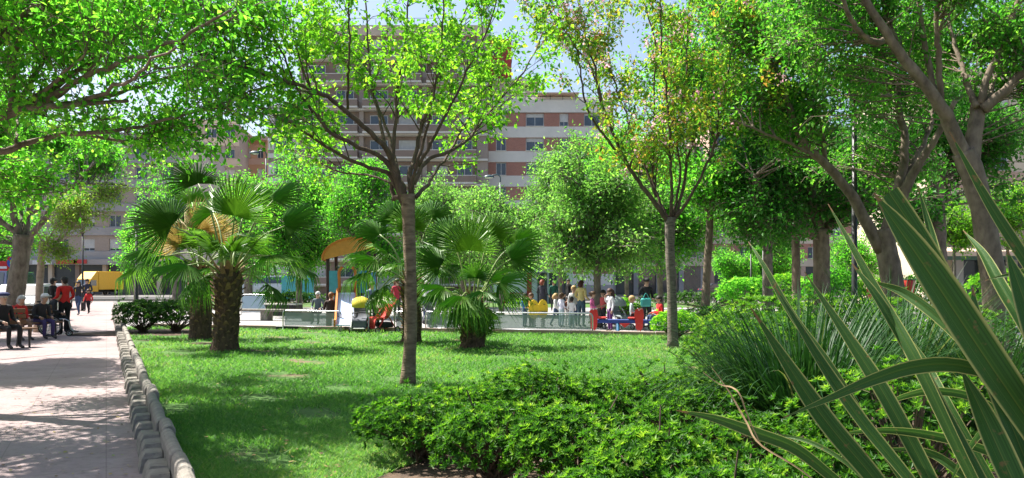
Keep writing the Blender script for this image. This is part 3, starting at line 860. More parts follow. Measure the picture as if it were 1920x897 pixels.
SPRING = leaf_mat('leaf_spring', [(0, (.045, .17, .014)), (.45, (.11, .28, .022)), (.8, (.21, .38, .035)), (1, (.34, .44, .06))], .6, thru=1.9)
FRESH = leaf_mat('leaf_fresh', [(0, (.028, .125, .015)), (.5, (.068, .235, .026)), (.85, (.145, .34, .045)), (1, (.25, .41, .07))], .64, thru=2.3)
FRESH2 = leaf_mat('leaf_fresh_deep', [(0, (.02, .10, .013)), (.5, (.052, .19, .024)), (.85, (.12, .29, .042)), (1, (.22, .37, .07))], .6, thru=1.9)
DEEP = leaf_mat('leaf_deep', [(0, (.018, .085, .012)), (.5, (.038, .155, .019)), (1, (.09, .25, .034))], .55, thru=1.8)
PALE = leaf_mat('leaf_pale', [(0, (.13, .24, .045)), (.5, (.22, .34, .06)), (1, (.36, .44, .11))], .55)
FINE = leaf_mat('leaf_fine', [(0, (.06, .16, .04)), (.5, (.12, .26, .065)), (.85, (.20, .36, .095)), (1, (.30, .43, .13))], .6, thru=1.8)
CHERRY = leaf_mat('leaf_cherry', [(0, (.045, .16, .018)), (.45, (.12, .27, .025)), (.7, (.24, .33, .04)), (.88, (.38, .31, .055)), (1, (.42, .20, .07))], .58, thru=1.7)
BLOSSOM = leaf_mat('blossom', [(0, (.62, .30, .38)), (1, (.85, .62, .68))], .35, .6, (1, .9, .95))

# ---- the slim tree in the middle of the lawn
D0 = 11.45
t = Tree('lawn_tree', 'slim forked tree with sparse young leaves on the lawn in the middle', G(765, D0), M['bark_ring'], SPRING, 11)
t.trunk([P(764, 726, D0), P(770, 620, D0), P(769, 500, D0), P(766, 410, D0), P(764, 365, D0)], [.10, .09, .086, .092, .11])
t.bark = M['bark_dark']
for pts, d1, r0 in [
    ([(757, 385), (735, 332), (718, 322), (680, 310), (620, 280), (560, 240), (490, 203), (430, 172), (370, 120)], 11.2, .05),
    ([(758, 380), (737, 322), (710, 292), (660, 270), (615, 245), (585, 205), (555, 165), (535, 110), (500, 50)], 10.4, .055),
    ([(760, 372), (735, 305), (720, 275), (690, 245), (650, 210), (610, 180), (560, 160), (480, 135), (400, 108), (335, 78), (262, 45), (230, 0)], 9.6, .06),
    ([(723, 280), (713, 235), (705, 200), (693, 122), (686, 9), (680, -60)], 12.2, .033),
    ([(750, 370), (736, 360), (740, 240), (747, 154), (763, 51), (766, -60)], 11.9, .05),
    ([(772, 365), (768, 330), (778, 298), (789, 243), (817, 159), (854, 75), (868, 37), (890, -30)], 12.3, .055),
    ([(776, 345), (800, 302), (850, 281), (884, 255), (912, 218), (950, 172), (985, 130), (1010, 80)], 12.9, .04),
    ([(780, 370), (800, 348), (815, 325), (842, 288), (868, 240), (900, 190), (935, 130)], 13.4, .038),
    ([(652, 205), (653, 150), (655, 110), (654, 30), (650, -60)], 10.2, .024),
    ([(784, 312), (810, 262), (850, 190), (882, 120), (912, 60), (940, -30)], 11.0, .034),
    ([(762, 372), (745, 320), (728, 250), (700, 180), (655, 100), (600, 40), (570, -30)], 13.4, .04),
    ([(766, 372), (780, 320), (800, 240), (818, 150), (830, 60), (835, -50)], 10.3, .036),
    ([(640, 262), (600, 215), (568, 130), (550, 60), (540, -20)], 11.9, .024),
    ([(745, 350), (700, 330), (640, 322), (590, 300), (560, 290)], 12.6, .022)]:
    t.limb(PL(pts, 11.45, d1), r0 * .86, .009)
t.branches(4.6, (.45, 1.35), start=.4, up=.3, rmax=.013).twigs(8, (.12, .34), spread=.9, r=.003)
t.leaves(9, .082, .62, spread=.05, var=(.55, .24)).done()

# ---- the cherry
D0 = 17.9
t = Tree('cherry_tree', 'cherry tree with bronze young leaves and a few pink blossoms', G(1262, D0), M['bark_cherry'], CHERRY, 12)
t.trunk([P(1262, 657, D0), P(1260, 560, D0), P(1256, 460, D0), P(1257, 408, D0)], [.118, .108, .104, .125])
t.bark = M['bark_dark']
for pts, d1, r0 in [
    ([(1254, 418), (1235, 390), (1205, 350), (1180, 315), (1150, 255), (1125, 180), (1115, 125), (1095, 60), (1085, -20)], 17.2, .075),
    ([(1172, 300), (1150, 275), (1125, 245), (1100, 200), (1090, 150), (1083, 100), (1060, 60)], 16.4, .04),
    ([(1254, 412), (1240, 385), (1226, 350), (1225, 300), (1226, 200), (1228, 80), (1212, 20), (1200, -40)], 18.6, .05),
    ([(1258, 410), (1259, 360), (1257, 300), (1250, 180), (1240, 100), (1236, -20)], 17.0, .05),
    ([(1262, 412), (1278, 370), (1288, 300), (1310, 240), (1330, 190), (1352, 120), (1358, 10)], 18.8, .05),
    ([(1264, 412), (1292, 372), (1320, 320), (1342, 260), (1352, 190), (1370, 110), (1390, 30)], 16.6, .052),
    ([(1230, 370), (1202, 290), (1172, 210), (1150, 150), (1140, 80), (1150, 0)], 19.6, .035),
    ([(1262, 405), (1275, 340), (1270, 250), (1285, 150), (1290, 40), (1300, -40)], 19.4, .04),
    ([(1125, 185), (1105, 120), (1060, 70), (1030, 20), (1010, -30)], 16.2, .026),
    ([(1340, 265), (1365, 235), (1390, 220), (1420, 190)], 16.2, .022)]:
    t.limb(PL(pts, 17.9, d1), r0 * .88, .012)
t.branches(4.4, (.5, 1.3), start=.28, up=.35, rmax=.018).twigs(8, (.15, .42), spread=.9, r=.004)
t.leaves(9, .11, .55, spread=.08, var=(.55, .25), droop=.4)
n_tw = len(t.tw[0][0]); sel = t.rg.permutation(n_tw)[: n_tw // 9]
S, Dd, Ln, _ = t.tw[0]; ce = (S + Dd * Ln[:, None])[sel]; kx = ce[:, 0] < G(1262, D0)[0] + .4; ce = ce[kx | (t.rg.random(len(ce)) < .25)]
k = 14; pp = np.repeat(ce, k, 0) + t.rg.normal(0, .075, (len(ce) * k, 3))
V, F = leaf_geo(pp, rand_dirs(t.rg, len(pp)), rand_dirs(t.rg, len(pp)), np.full(len(pp), .07), np.full(len(pp), .06))
o = link('blossom', npmesh('blossom', V - t.base, F, face_attr=np.repeat(t.rg.random(len(pp)), 2)), BLOSSOM, t.root); o['kind'] = 'stuff'
t.done()

# ---- generic full-crowned tree: limbs given, crown filled towards points
def full_tree(name, label, x, d, bark, leaf, seed, trunk, tr, limbs, clouds, n_t, tw, tl, lv, lsize, aspect=.6, var=(.5, .25), group=None, r_t=.02, spread=.08, dy=0.0, droop=.35, sides=12, flare=1.3, tight=1.0):
    t = Tree(name, label, G(x, d), bark, leaf, seed, group=group)
    t.trunk([P(a, b, d) for a, b in trunk], tr, sides=sides, flare=flare)
    for pts, d1, r0, r1 in limbs: t.limb(PL(pts, d, d1), r0, r1, leafy=False)
    tot = sum(c[3] for c in clouds)
    for cx, cy, cd, wgt, rx, ry, rz in clouds:
        t.targets(cloud(t.rg, int(n_t * wgt / tot), P(cx, cy, cd), (rx, ry, rz), tight), r_t)
    t.twigs(tw, tl, spread=1.1, r=.004 + .0002 * d, tail=.45)
    t.leaves(lv, lsize, aspect, spread=spread, var=var, droop=droop)
    return t.done()

# left foreground tree, its trunk just outside the picture
full_tree('path_tree', 'spreading fresh green tree reaching in from the upper left over the path', -190, 9.6, M['bark_brown'], FRESH, 31,
    [(-200, 860), (-190, 620), (-170, 420), (-140, 290)], [.2, .17, .16, .17],
    [([(-150, 310), (-70, 240), (0, 218), (60, 203), (140, 198), (240, 190)], 9.2, .085, .02),
     ([(-160, 340), (-80, 300), (0, 285), (60, 266), (140, 252), (250, 268)], 10.4, .075, .018),
     ([(20, 210), (25, 150), (30, 80), (55, 0), (65, -60)], 9.0, .04, .015),
     ([(30, 206), (60, 150), (95, 90), (105, 30), (120, -40)], 10.2, .034, .013),
     ([(40, 204), (90, 165), (130, 130), (160, 100)], 8.8, .03, .012),
     ([(85, 200), (130, 165), (170, 130), (200, 95)], 9.5, .03, .012),
     ([(30, 270), (32, 230), (40, 200)], 10.6, .02, .01), ([(60, 203), (150, 150), (260, 110), (360, 60), (430, 20)], 8.2, .045, .012), ([(100, 200), (200, 180), (300, 150), (420, 120)], 11.2, .04, .012), ([(140, 252), (250, 240), (350, 215), (430, 190)], 10.2, .03, .01), ([(60, 203), (160, 120), (250, 50), (330, -20)], 10.4, .04, .012), ([(140, 198), (240, 150), (330, 90)], 7.2, .03, .01),
     ([(-140, 290), (-120, 150), (-80, 20), (-60, -120)], 9.4, .09, .03), ([(-80, 20), (0, -70), (60, -90)], 9.4, .04, .012), ([(-100, 120), (-20, 80), (60, 70), (120, 50)], 12.6, .05, .012),
     ([(-130, 250), (-20, 100), (120, -40), (260, -140)], 8.6, .06, .02),
     ([(-140, 280), (-60, 120), (60, -20), (150, -160)], 11.2, .06, .02)],
    [(120, 70, 9.6, 2.4, 2.2, 1.8, 1.1), (350, 80, 10.0, 1.9, 1.6, 1.8, 1.1), (250, 225, 10.4, 1.2, 1.7, 1.5, .55), (60, 60, 12.6, 1.5, 2.0, 1.8, .9), (60, 330, 11.0, .6, .7, 1.0, .35), (30, -90, 9.4, 2, 2.2, 2.4, .8), (340, -60, 10, 1.4, 1.5, 1.6, .6)],
    330, 11, (.14, .5), 7, .088, .62, (.62, .26), r_t=.005, spread=.11, tight=1.7)
# a second one further along the edge of the path, out of the picture on the left, that shades the paving and lawn
full_tree('path_tree', 'broad green tree standing left of the path outside the picture edge', -760, 8.0, M['bark_brown'], FRESH, 32,
    [(-760, 800), (-760, 520), (-750, 300), (-740, 180)], [.2, .17, .16, .16],
    [([(-745, 300), (-640, 120), (-560, 0), (-500, -140)], 8.6, .08, .02), ([(-745, 260), (-800, 60), (-860, -160)], 7.0, .08, .02), ([(-740, 200), (-700, -40), (-690, -260)], 8.8, .08, .02), ([(-745, 290), (-620, 180), (-500, 120)], 6.6, .06, .02)],
    [(-700, -80, 8.0, 4, 2.6, 2.6, 1.4), (-560, 60, 7.2, 1.5, 1.4, 1.6, .9)], 430, 11, (.15, .45), 6, .1, .62, r_t=.008)

def shade_tree(label, bx, by, crown, seed, n=130):
    t = Tree('path_tree', label, (bx, by), M['bark_brown'], FRESH, seed)
    c = np.array(crown[0][:3]); b = np.array([bx, by, 0.0]); f = b + (c - b) * np.array([.2, .2, .5])
    t.trunk([b, b + (f - b) * .5, f], [.2, .17, .17])
    for k in range(5):
        q = c + t.rg.normal(0, .6, 3) * np.array(crown[0][3:6]); t.limb([f, (f + q) / 2 + np.array([0, 0, .25]), q], .08, .02, leafy=False)
        for cr in crown[1:]:
            if k < 2: q = np.array(cr[:3]) + t.rg.normal(0, .4, 3); t.limb([f, (f + q) / 2 + np.array([0, 0, .3]), q], .06, .015, leafy=False)
    for cr in crown: t.targets(cloud(t.rg, n, cr[:3], cr[3:6], .8), .008)
    t.twigs(9, (.15, .42), spread=1.1, r=.004, tail=.5).leaves(7, .125, .66, spread=.1, var=(.52, .25)); return t.done()
shade_tree('green tree on the far side of the path, its crown at the top left corner', -13.2, 13.5, [(-11.0, 14.6, 5.4, 2.6, 2.6, 1.2)], 36, 360)
shade_tree('green tree left of the seated people, outside the picture edge', -18.2, 19.8, [(-15.6, 21.0, 5.1, 2.7, 2.7, 1.0)], 37, 360)
shade_tree('unseen green tree added left of the viewer to shade the lawn, its crown above the picture edge', -7.2, 5.4, [(-5.7, 7.5, 5.2, 1.6, 2.0, .45)], 39, 140)  # out-of-view tree added so its crown throws shade on the near lawn
shade_tree('unseen green tree added behind the viewer to shade the flax', -2.9, -2.4, [(-1.7, 2.2, 5.3, 1.5, 1.4, .7)], 38, 90)  # added tree, never in view, whose crown keeps sun off the flax

# tree behind the seated people
full_tree('street_tree', 'grey-trunked tree with low spreading limbs behind the seated people', 32, 25.5, M['bark_grey'], FRESH, 33,
    [(22, 618), (30, 540), (40, 480), (44, 440)], [.30, .27, .25, .30],
    [([(40, 450), (28, 410), (20, 350), (18, 290), (10, 230)], 25, .13, .04), ([(46, 445), (58, 390), (90, 340), (110, 300), (120, 240)], 26.5, .12, .035),
     ([(52, 448), (85, 410), (105, 375), (140, 352), (190, 345), (240, 349)], 24.5, .11, .03), ([(44, 440), (40, 400), (36, 350), (45, 280)], 27, .08, .03),
     ([(60, 400), (110, 370), (150, 335), (175, 305)], 24, .06, .025), ([(40, 445), (5, 415), (-30, 390), (-70, 340)], 25, .1, .03)],
    [(60, 250, 25.5, 3, 2.2, 2, 1.0), (10, 330, 25, 1.2, 1.0, 1.6, .8), (180, 290, 25.5, 1.6, 1.3, 1.6, .55), (-60, 420, 26, 1, 1.2, 1.4, .9), (20, 440, 28, .7, .9, 1, .5)],
    230, 10, (.25, .6), 8, .11, .6, r_t=.02, spread=.14)
# young pale-leaved street tree
full_tree('young_tree', 'young pollarded tree with a pale thin trunk and yellow-green leaves', 74, 24.0, M['bark_pale'], PALE, 34,
    [(72, 606), (74, 540), (78, 480), (80, 452)], [.11, .10, .095, .10],
    [([(80, 480), (95, 470), (115, 450), (130, 430)], 24, .03, .012), ([(82, 460), (110, 420), (150, 380), (190, 350)], 24.5, .03, .012), ([(79, 455), (70, 430), (80, 400)], 24, .025, .01), ([(82, 470), (120, 450), (170, 430)], 23.4, .024, .01)],
    [(150, 400, 24.3, 3, .95, .9, .75), (110, 470, 24, 1, .6, .6, .35), (200, 360, 24.5, 1, .5, .6, .3)], 80, 9, (.2, .45), 7, .085, .6, r_t=.01, spread=.1)

# ---- the dark trees on the right
D1 = 13.2
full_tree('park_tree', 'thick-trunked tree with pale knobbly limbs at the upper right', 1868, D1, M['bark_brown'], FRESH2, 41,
    [(1878, 660), (1862, 520), (1842, 400), (1822, 320), (1806, 285)], [.23, .19, .175, .18, .18],
    [([(1812, 305), (1782, 232), (1756, 190), (1702, 120), (1662, 62), (1622, 0), (1590, -60)], 12.4, .135, .045),
     ([(1758, 190), (1746, 150), (1730, 60), (1722, 0), (1716, -80)], 13.4, .065, .03), ([(1764, 195), (1760, 110), (1757, 60), (1755, -60)], 12.6, .06, .03),
     ([(1668, 72), (1640, 80), (1612, 60), (1590, 25), (1570, -40)], 12.0, .06, .03), ([(1720, 145), (1690, 90), (1665, 40), (1650, -30)], 13.8, .04, .02),
     ([(1816, 320), (1826, 262), (1832, 215), (1836, 185)], 13.4, .15, .11),
     ([(1832, 200), (1815, 165), (1803, 120), (1786, 72), (1770, 0)], 14.2, .06, .03), ([(1838, 195), (1858, 130), (1885, 75), (1905, 10), (1915, -60)], 13.2, .07, .03),
     ([(1842, 205), (1885, 170), (1925, 128), (1980, 70)], 12.8, .1, .05), ([(1848, 195), (1870, 140), (1878, 90), (1890, 30)], 14.4, .05, .02)],
    [(1700, -40, 13.6, 4, 3.0, 2.6, 1.3), (1860, 20, 14.4, 2, 1.8, 2, 1.2), (1560, 60, 14.0, 2, 1.5, 1.6, 1.3), (1980, 120, 13.6, 1.5, 1.3, 1.6, 1.2)],
    330, 11, (.15, .45), 7, .1, .6, (.58, .25), r_t=.014, spread=.08)
D2 = 17.0
full_tree('park_tree', 'leaning many-limbed tree behind the flax leaves', 1668, D2, M['bark_brown'], FRESH2, 42,
    [(1682, 600), (1672, 520), (1660, 460), (1654, 430)], [.27, .23, .21, .22],
    [([(1652, 470), (1602, 375), (1552, 312), (1502, 262), (1480, 200), (1455, 130)], 16.4, .14, .04), ([(1552, 312), (1520, 290), (1470, 265), (1395, 235)], 15.8, .05, .02),
     ([(1660, 440), (1688, 340), (1696, 262), (1684, 190), (1676, 120)], 17.6, .14, .05), ([(1668, 440), (1706, 340), (1738, 285), (1765, 240), (1790, 190)], 16.6, .13, .05),
     ([(1690, 360), (1718, 295), (1745, 240), (1750, 170)], 18.2, .08, .03), ([(1548, 310), (1540, 230), (1530, 150), (1500, 60)], 17, .06, .02), ([(1680, 180), (1600, 178), (1560, 178)], 16, .04, .02)],
    [(1560, 150, 17.4, 3, 2.4, 2.2, 1.6), (1700, 110, 18.2, 2.4, 2.0, 2.0, 1.5), (1450, 200, 16.8, 1.6, 1.4, 1.6, 1.3), (1640, 300, 19, 1.2, 1.5, 1.4, .8), (1480, 20, 17, 2, 2.0, 2, 1.0)],
    360, 10, (.2, .5), 7, .11, .6, (.6, .25), r_t=.018, spread=.1)
D3 = 24.5
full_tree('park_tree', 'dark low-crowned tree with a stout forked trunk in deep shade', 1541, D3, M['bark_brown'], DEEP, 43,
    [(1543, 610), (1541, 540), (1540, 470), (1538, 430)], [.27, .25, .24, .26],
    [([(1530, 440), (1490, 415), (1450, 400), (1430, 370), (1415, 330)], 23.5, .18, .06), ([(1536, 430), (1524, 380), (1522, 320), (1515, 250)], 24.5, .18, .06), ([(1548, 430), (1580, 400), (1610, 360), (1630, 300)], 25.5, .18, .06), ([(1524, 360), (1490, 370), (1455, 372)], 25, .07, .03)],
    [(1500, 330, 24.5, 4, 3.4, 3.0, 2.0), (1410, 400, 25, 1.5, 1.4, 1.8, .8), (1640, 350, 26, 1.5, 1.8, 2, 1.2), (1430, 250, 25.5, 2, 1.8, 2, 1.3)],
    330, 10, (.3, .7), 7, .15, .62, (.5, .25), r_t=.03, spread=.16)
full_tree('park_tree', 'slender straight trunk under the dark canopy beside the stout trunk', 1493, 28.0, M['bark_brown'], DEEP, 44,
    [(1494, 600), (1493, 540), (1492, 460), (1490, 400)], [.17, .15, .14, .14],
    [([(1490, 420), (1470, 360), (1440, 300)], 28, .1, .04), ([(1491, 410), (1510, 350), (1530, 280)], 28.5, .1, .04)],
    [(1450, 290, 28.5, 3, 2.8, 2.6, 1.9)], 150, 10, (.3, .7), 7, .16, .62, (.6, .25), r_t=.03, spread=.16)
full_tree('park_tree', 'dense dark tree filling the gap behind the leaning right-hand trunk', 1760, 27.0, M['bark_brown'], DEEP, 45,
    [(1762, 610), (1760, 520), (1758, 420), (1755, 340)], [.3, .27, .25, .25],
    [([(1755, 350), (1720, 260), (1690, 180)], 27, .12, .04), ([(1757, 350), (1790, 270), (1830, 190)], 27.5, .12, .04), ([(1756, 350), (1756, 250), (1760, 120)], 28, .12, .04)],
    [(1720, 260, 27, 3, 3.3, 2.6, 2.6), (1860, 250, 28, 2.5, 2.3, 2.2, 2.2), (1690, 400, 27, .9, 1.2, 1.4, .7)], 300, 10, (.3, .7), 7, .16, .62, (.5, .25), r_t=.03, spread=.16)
# tall row behind, right of the cherry
full_tree('park_tree', 'tall fresh green tree directly behind the cherry tree', 1330, 26.0, M['bark_brown'], FRESH, 46,
    [(1322, 600), (1325, 520), (1330, 440), (1332, 380)], [.15, .13, .12, .12],
    [([(1330, 390), (1310, 300), (1290, 200), (1280, 80)], 26, .11, .04), ([(1333, 390), (1360, 290), (1385, 180), (1400, 60)], 26.5, .11, .04), ([(1331, 390), (1335, 260), (1340, 100), (1345, -20)], 26, .11, .04)],
    [(1330, 120, 26, 4, 2.6, 2.6, 3.2), (1400, 60, 26.5, 2, 2.2, 2.2, 2.6), (1340, 340, 25.5, 1.6, 1.6, 1.8, 1.1)], 330, 10, (.3, .7), 7, .14, .6, (.52, .25), r_t=.025, spread=.16)

# ---- fluffy trees around the play area
MID = [
 ('fluffy light green tree standing in the play area beside the red seesaw', 1120, 26.6, [(1122, 612), (1120, 540), (1120, 470), (1118, 400)], .12, [(1085, 335, 26.8, 2, 1.6, 1.8, 1.1), (1165, 365, 26.4, 1.6, 1.3, 1.6, 1.1), (1150, 450, 26.4, 1.5, 1.6, 1.7, .7), (1045, 430, 27, 1.3, 1.2, 1.4, .9), (1070, 490, 26.6, 1, 1.4, 1.5, .5), (1180, 488, 26.6, 1, 1.3, 1.5, .5)], 300, FINE, 51),
 ('light green tree right behind the cherry trunk', 1236, 32.0, [(1240, 598), (1238, 540), (1232, 470), (1225, 410)], .11, [(1225, 400, 32, 3, 2.2, 2.0, 1.7), (1180, 300, 33, 2, 1.8, 2, 1.3), (1290, 440, 32, 1, 1.5, 1.5, .8), (1240, 485, 32, 1, 1.6, 1.5, .6)], 260, FRESH, 52),
 ('fluffy green tree behind the right-hand palm', 940, 36.0, [(940, 590), (940, 530), (945, 460)], .11, [(945, 420, 36, 3, 2.3, 2.2, 1.5), (890, 400, 37, 1.2, 1.6, 1.4, 1.3), (970, 480, 36, 1.2, 1.5, 1.4, .8)], 230, FINE, 53),
 ('dense green tree between the slide roof and the left palms', 560, 36.0, [(562, 590), (560, 530), (560, 450)], .13, [(560, 380, 36, 3, 2.6, 2.2, 2.3), (520, 460, 35, 1.4, 1.8, 1.6, 1.3), (600, 470, 36, 1, 1.3, 1.4, 1.0)], 300, FRESH, 54),
 ('rounded green tree just behind the slide roof', 672, 34.0, [(672, 592), (670, 530), (668, 450)], .12, [(670, 400, 34, 3, 2.3, 2.2, 1.7), (720, 470, 34, 1.8, 1.5, 1.5, 1.2)], 260, FRESH, 55),
 ('pale green tree behind the centre trunk fork', 800, 42.0, [(800, 580), (800, 520), (798, 450)], .2, [(805, 400, 42, 3, 2.8, 2.4, 2.0), (830, 470, 41, 1.2, 2.2, 1.8, 1.1)], 210, FINE, 56),
 ('green tree behind the blue panel barrier on the left', 465, 44.0, [(465, 578), (466, 520), (468, 440)], .22, [(470, 420, 44, 3, 2.6, 2.4, 2.6)], 210, FINE, 57),
 ('light green tree rising behind the left palm crown', 330, 46.0, [(330, 578), (330, 520), (332, 440)], .2, [(320, 400, 46, 3, 2.6, 2.4, 2.6)], 190, FRESH, 58),
 ('tall pale tree between the two fluffy ones right of the kiosk', 1050, 40.0, [(1052, 582), (1050, 520), (1050, 440)], .1, [(1040, 390, 40, 3, 1.8, 2.2, 2.2)], 170, FINE, 59),
 ('broad light green tree filling the space between the fluffy tree and the cherry', 1175, 37.0, [(1176, 590), (1175, 520), (1172, 440)], .1, [(1175, 340, 37, 3, 2.6, 2.4, 2.4), (1240, 300, 37, 1.5, 2.0, 2, 2.2), (1150, 460, 37, 1.2, 2.2, 2, 1.0)], 290, FRESH, 67),
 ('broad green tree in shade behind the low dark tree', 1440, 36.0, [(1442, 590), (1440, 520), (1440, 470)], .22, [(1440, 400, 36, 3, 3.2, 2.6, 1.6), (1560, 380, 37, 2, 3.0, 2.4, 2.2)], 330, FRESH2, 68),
 ('leafy tree behind the palms and left of the sky gap', 420, 52.0, [(420, 573), (420, 520), (420, 470)], .2, [(410, 430, 52, 3, 3.4, 2.4, 2.2), (480, 500, 52, 1, 2.6, 2, 1.0)], 220, FRESH, 69),
 ('bushy tree before the kiosk end', 870, 46.0, [(868, 578), (868, 530), (868, 480)], .16, [(865, 430, 46, 3, 2.6, 2.2, 2.4), (900, 500, 46, 1, 2.2, 1.8, .9)], 220, FINE, 70),
 ('small round street tree in front of the pink apartment front', 1382, 52.0, [(1382, 575), (1382, 545), (1382, 520)], .1, [(1375, 500, 52, 3, 1.5, 1.3, 1.1), (1400, 520, 52, 1, 1.0, 1.0, .7)], 110, FRESH, 60),
 ('loose pale street tree beside the slender trunk', 1450, 56.0, [(1450, 570), (1450, 540), (1450, 505)], .12, [(1450, 495, 56, 3, 2.2, 1.5, 1.5)], 110, FRESH, 61),
 ('bright small tree seen between the two stout trunks', 1600, 50.0, [(1600, 576), (1600, 540), (1600, 500)], .12, [(1602, 480, 50, 3, 2.3, 1.8, 1.8)], 120, FRESH, 62),
 ('sunlit yellow-green tree in front of the awning building', 1890, 38.0, [(1888, 589), (1888, 520), (1890, 440)], .07, [(1885, 400, 38, 3, 1.9, 1.5, 1.5)], 140, SPRING, 63),
 ('thin sunlit tree left of the thick right-hand trunk', 1790, 40.0, [(1790, 587), (1790, 520), (1788, 450)], .07, [(1785, 420, 40, 3, 1.1, 1.2, 1.3)], 90, SPRING, 64),
 ('green street tree behind the traffic signs at the left edge', -10, 46.0, [(-10, 578), (-8, 520), (-5, 470)], .15, [(10, 440, 46, 3, 2.3, 2.0, 2.0)], 150, FRESH, 65),
 ('green tree on the pavement in front of the grey apartment front', 255, 62.0, [(255, 566), (256, 530), (256, 490)], .16, [(255, 450, 62, 3, 2.1, 2.0, 2.6)], 140, FRESH, 66),
]
for lab, x, d, tr, r0, cl, n, lm, sd in MID:
    (xt, yt) = tr[-1]; c = cl[0]
    lim = [([(xt, yt + 8), ((xt + c[0]) / 2 + dx * .5, (yt + c[1]) / 2), (c[0] + dx, c[1] - dy)], c[2] + dd, r0 * .55, r0 * .2)
           for dx, dy, dd in ((-28, 10, .4), (26, 18, -.5), (0, 34, .2), (-10, -2, -.7), (14, 0, .8))]
    big = d > 34; cl = [(a, b, c_, w_, rx * 1.18, ry * 1.1, rz_ * 1.12) for a, b, c_, w_, rx, ry, rz_ in cl] if 400 < x < 1300 else cl; n = int(n * 1.2)
    full_tree('play_area_tree' if d < 48 and 400 < x < 1300 else 'street_tree', lab, x, d, M['bark_grey'], lm, sd, tr, [r0 * 1.15, r0, r0 * .95], lim, cl, n, 9, (.3, .65), 8 if not big else 7, .095 + .0014 * d, .5, (.52, .25), r_t=.02, spread=.17, sides=9)
# ================================================================== palms
def fan_mesh(rg, n=42, span=196, droop=.22, split=.48):
    a = np.radians(np.linspace(-span / 2, span / 2, n + 1)); V = [[0, 0, 0]]; F3, F4 = [], []
    h = .022
    def pt(r, t, z): return [r * math.sin(t), r * math.cos(t), z - .26 * (r * math.sin(t)) ** 2]
    b = []
    for i in range(n + 1):
        k = .86 + .14 * math.cos(a[i]); b.append(len(V)); V.append(pt(split * k, a[i], -h))
    for i in range(n):
        t = (a[i] + a[i + 1]) / 2; k = (.80 + .20 * math.cos(t)) * rg.uniform(.93, 1.05); da = (a[1] - a[0])
        m = len(V); V.append(pt(split * k, t, h))
        tw = rg.normal(0, .02); dr = droop * rg.uniform(.5, 1.5)
        j = len(V)
        V += [pt(.76 * k, t - da * .34 + tw, -h * .6 - dr * .22), pt(.76 * k, t + tw, h * .6 - dr * .22), pt(.76 * k, t + da * .34 + tw, -h * .6 - dr * .22), pt(1.0 * k, t + 2 * tw, -dr)]
        F3 += [[0, m, b[i]], [0, b[i + 1], m], [j, j + 1, j + 3], [j + 1, j + 2, j + 3]]
        F4 += [[b[i], m, j + 1, j], [m, b[i + 1], j + 2, j + 1]]
    v = np.concatenate([np.clip(rg.normal(.5, .12, len(F4)), 0, 1), np.clip(rg.normal(.5, .12, len(F3)), 0, 1)])
    return npmesh('palm_fan', V, [np.array(F4), np.array(F3)], face_attr=v)
rgp = np.random.default_rng(71)
FANS = [fan_mesh(rgp, droop=dr, split=sp) for dr, sp in ((.22, .36), (.36, .34), (.5, .32), (.65, .3))]
PALM = leaf_mat('leaf_palm', [(0, (.045, .12, .014)), (.5, (.088, .195, .025)), (1, (.16, .28, .04))], .45, .38, (1.0, 1.15, .5), .25)
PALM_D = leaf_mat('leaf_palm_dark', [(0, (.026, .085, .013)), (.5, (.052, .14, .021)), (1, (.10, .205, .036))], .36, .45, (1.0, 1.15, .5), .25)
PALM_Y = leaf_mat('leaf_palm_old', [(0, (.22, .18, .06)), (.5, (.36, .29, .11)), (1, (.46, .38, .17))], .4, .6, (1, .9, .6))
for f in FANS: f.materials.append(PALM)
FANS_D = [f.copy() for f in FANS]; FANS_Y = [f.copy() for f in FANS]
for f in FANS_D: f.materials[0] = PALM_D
for f in FANS_Y: f.materials[0] = PALM_Y

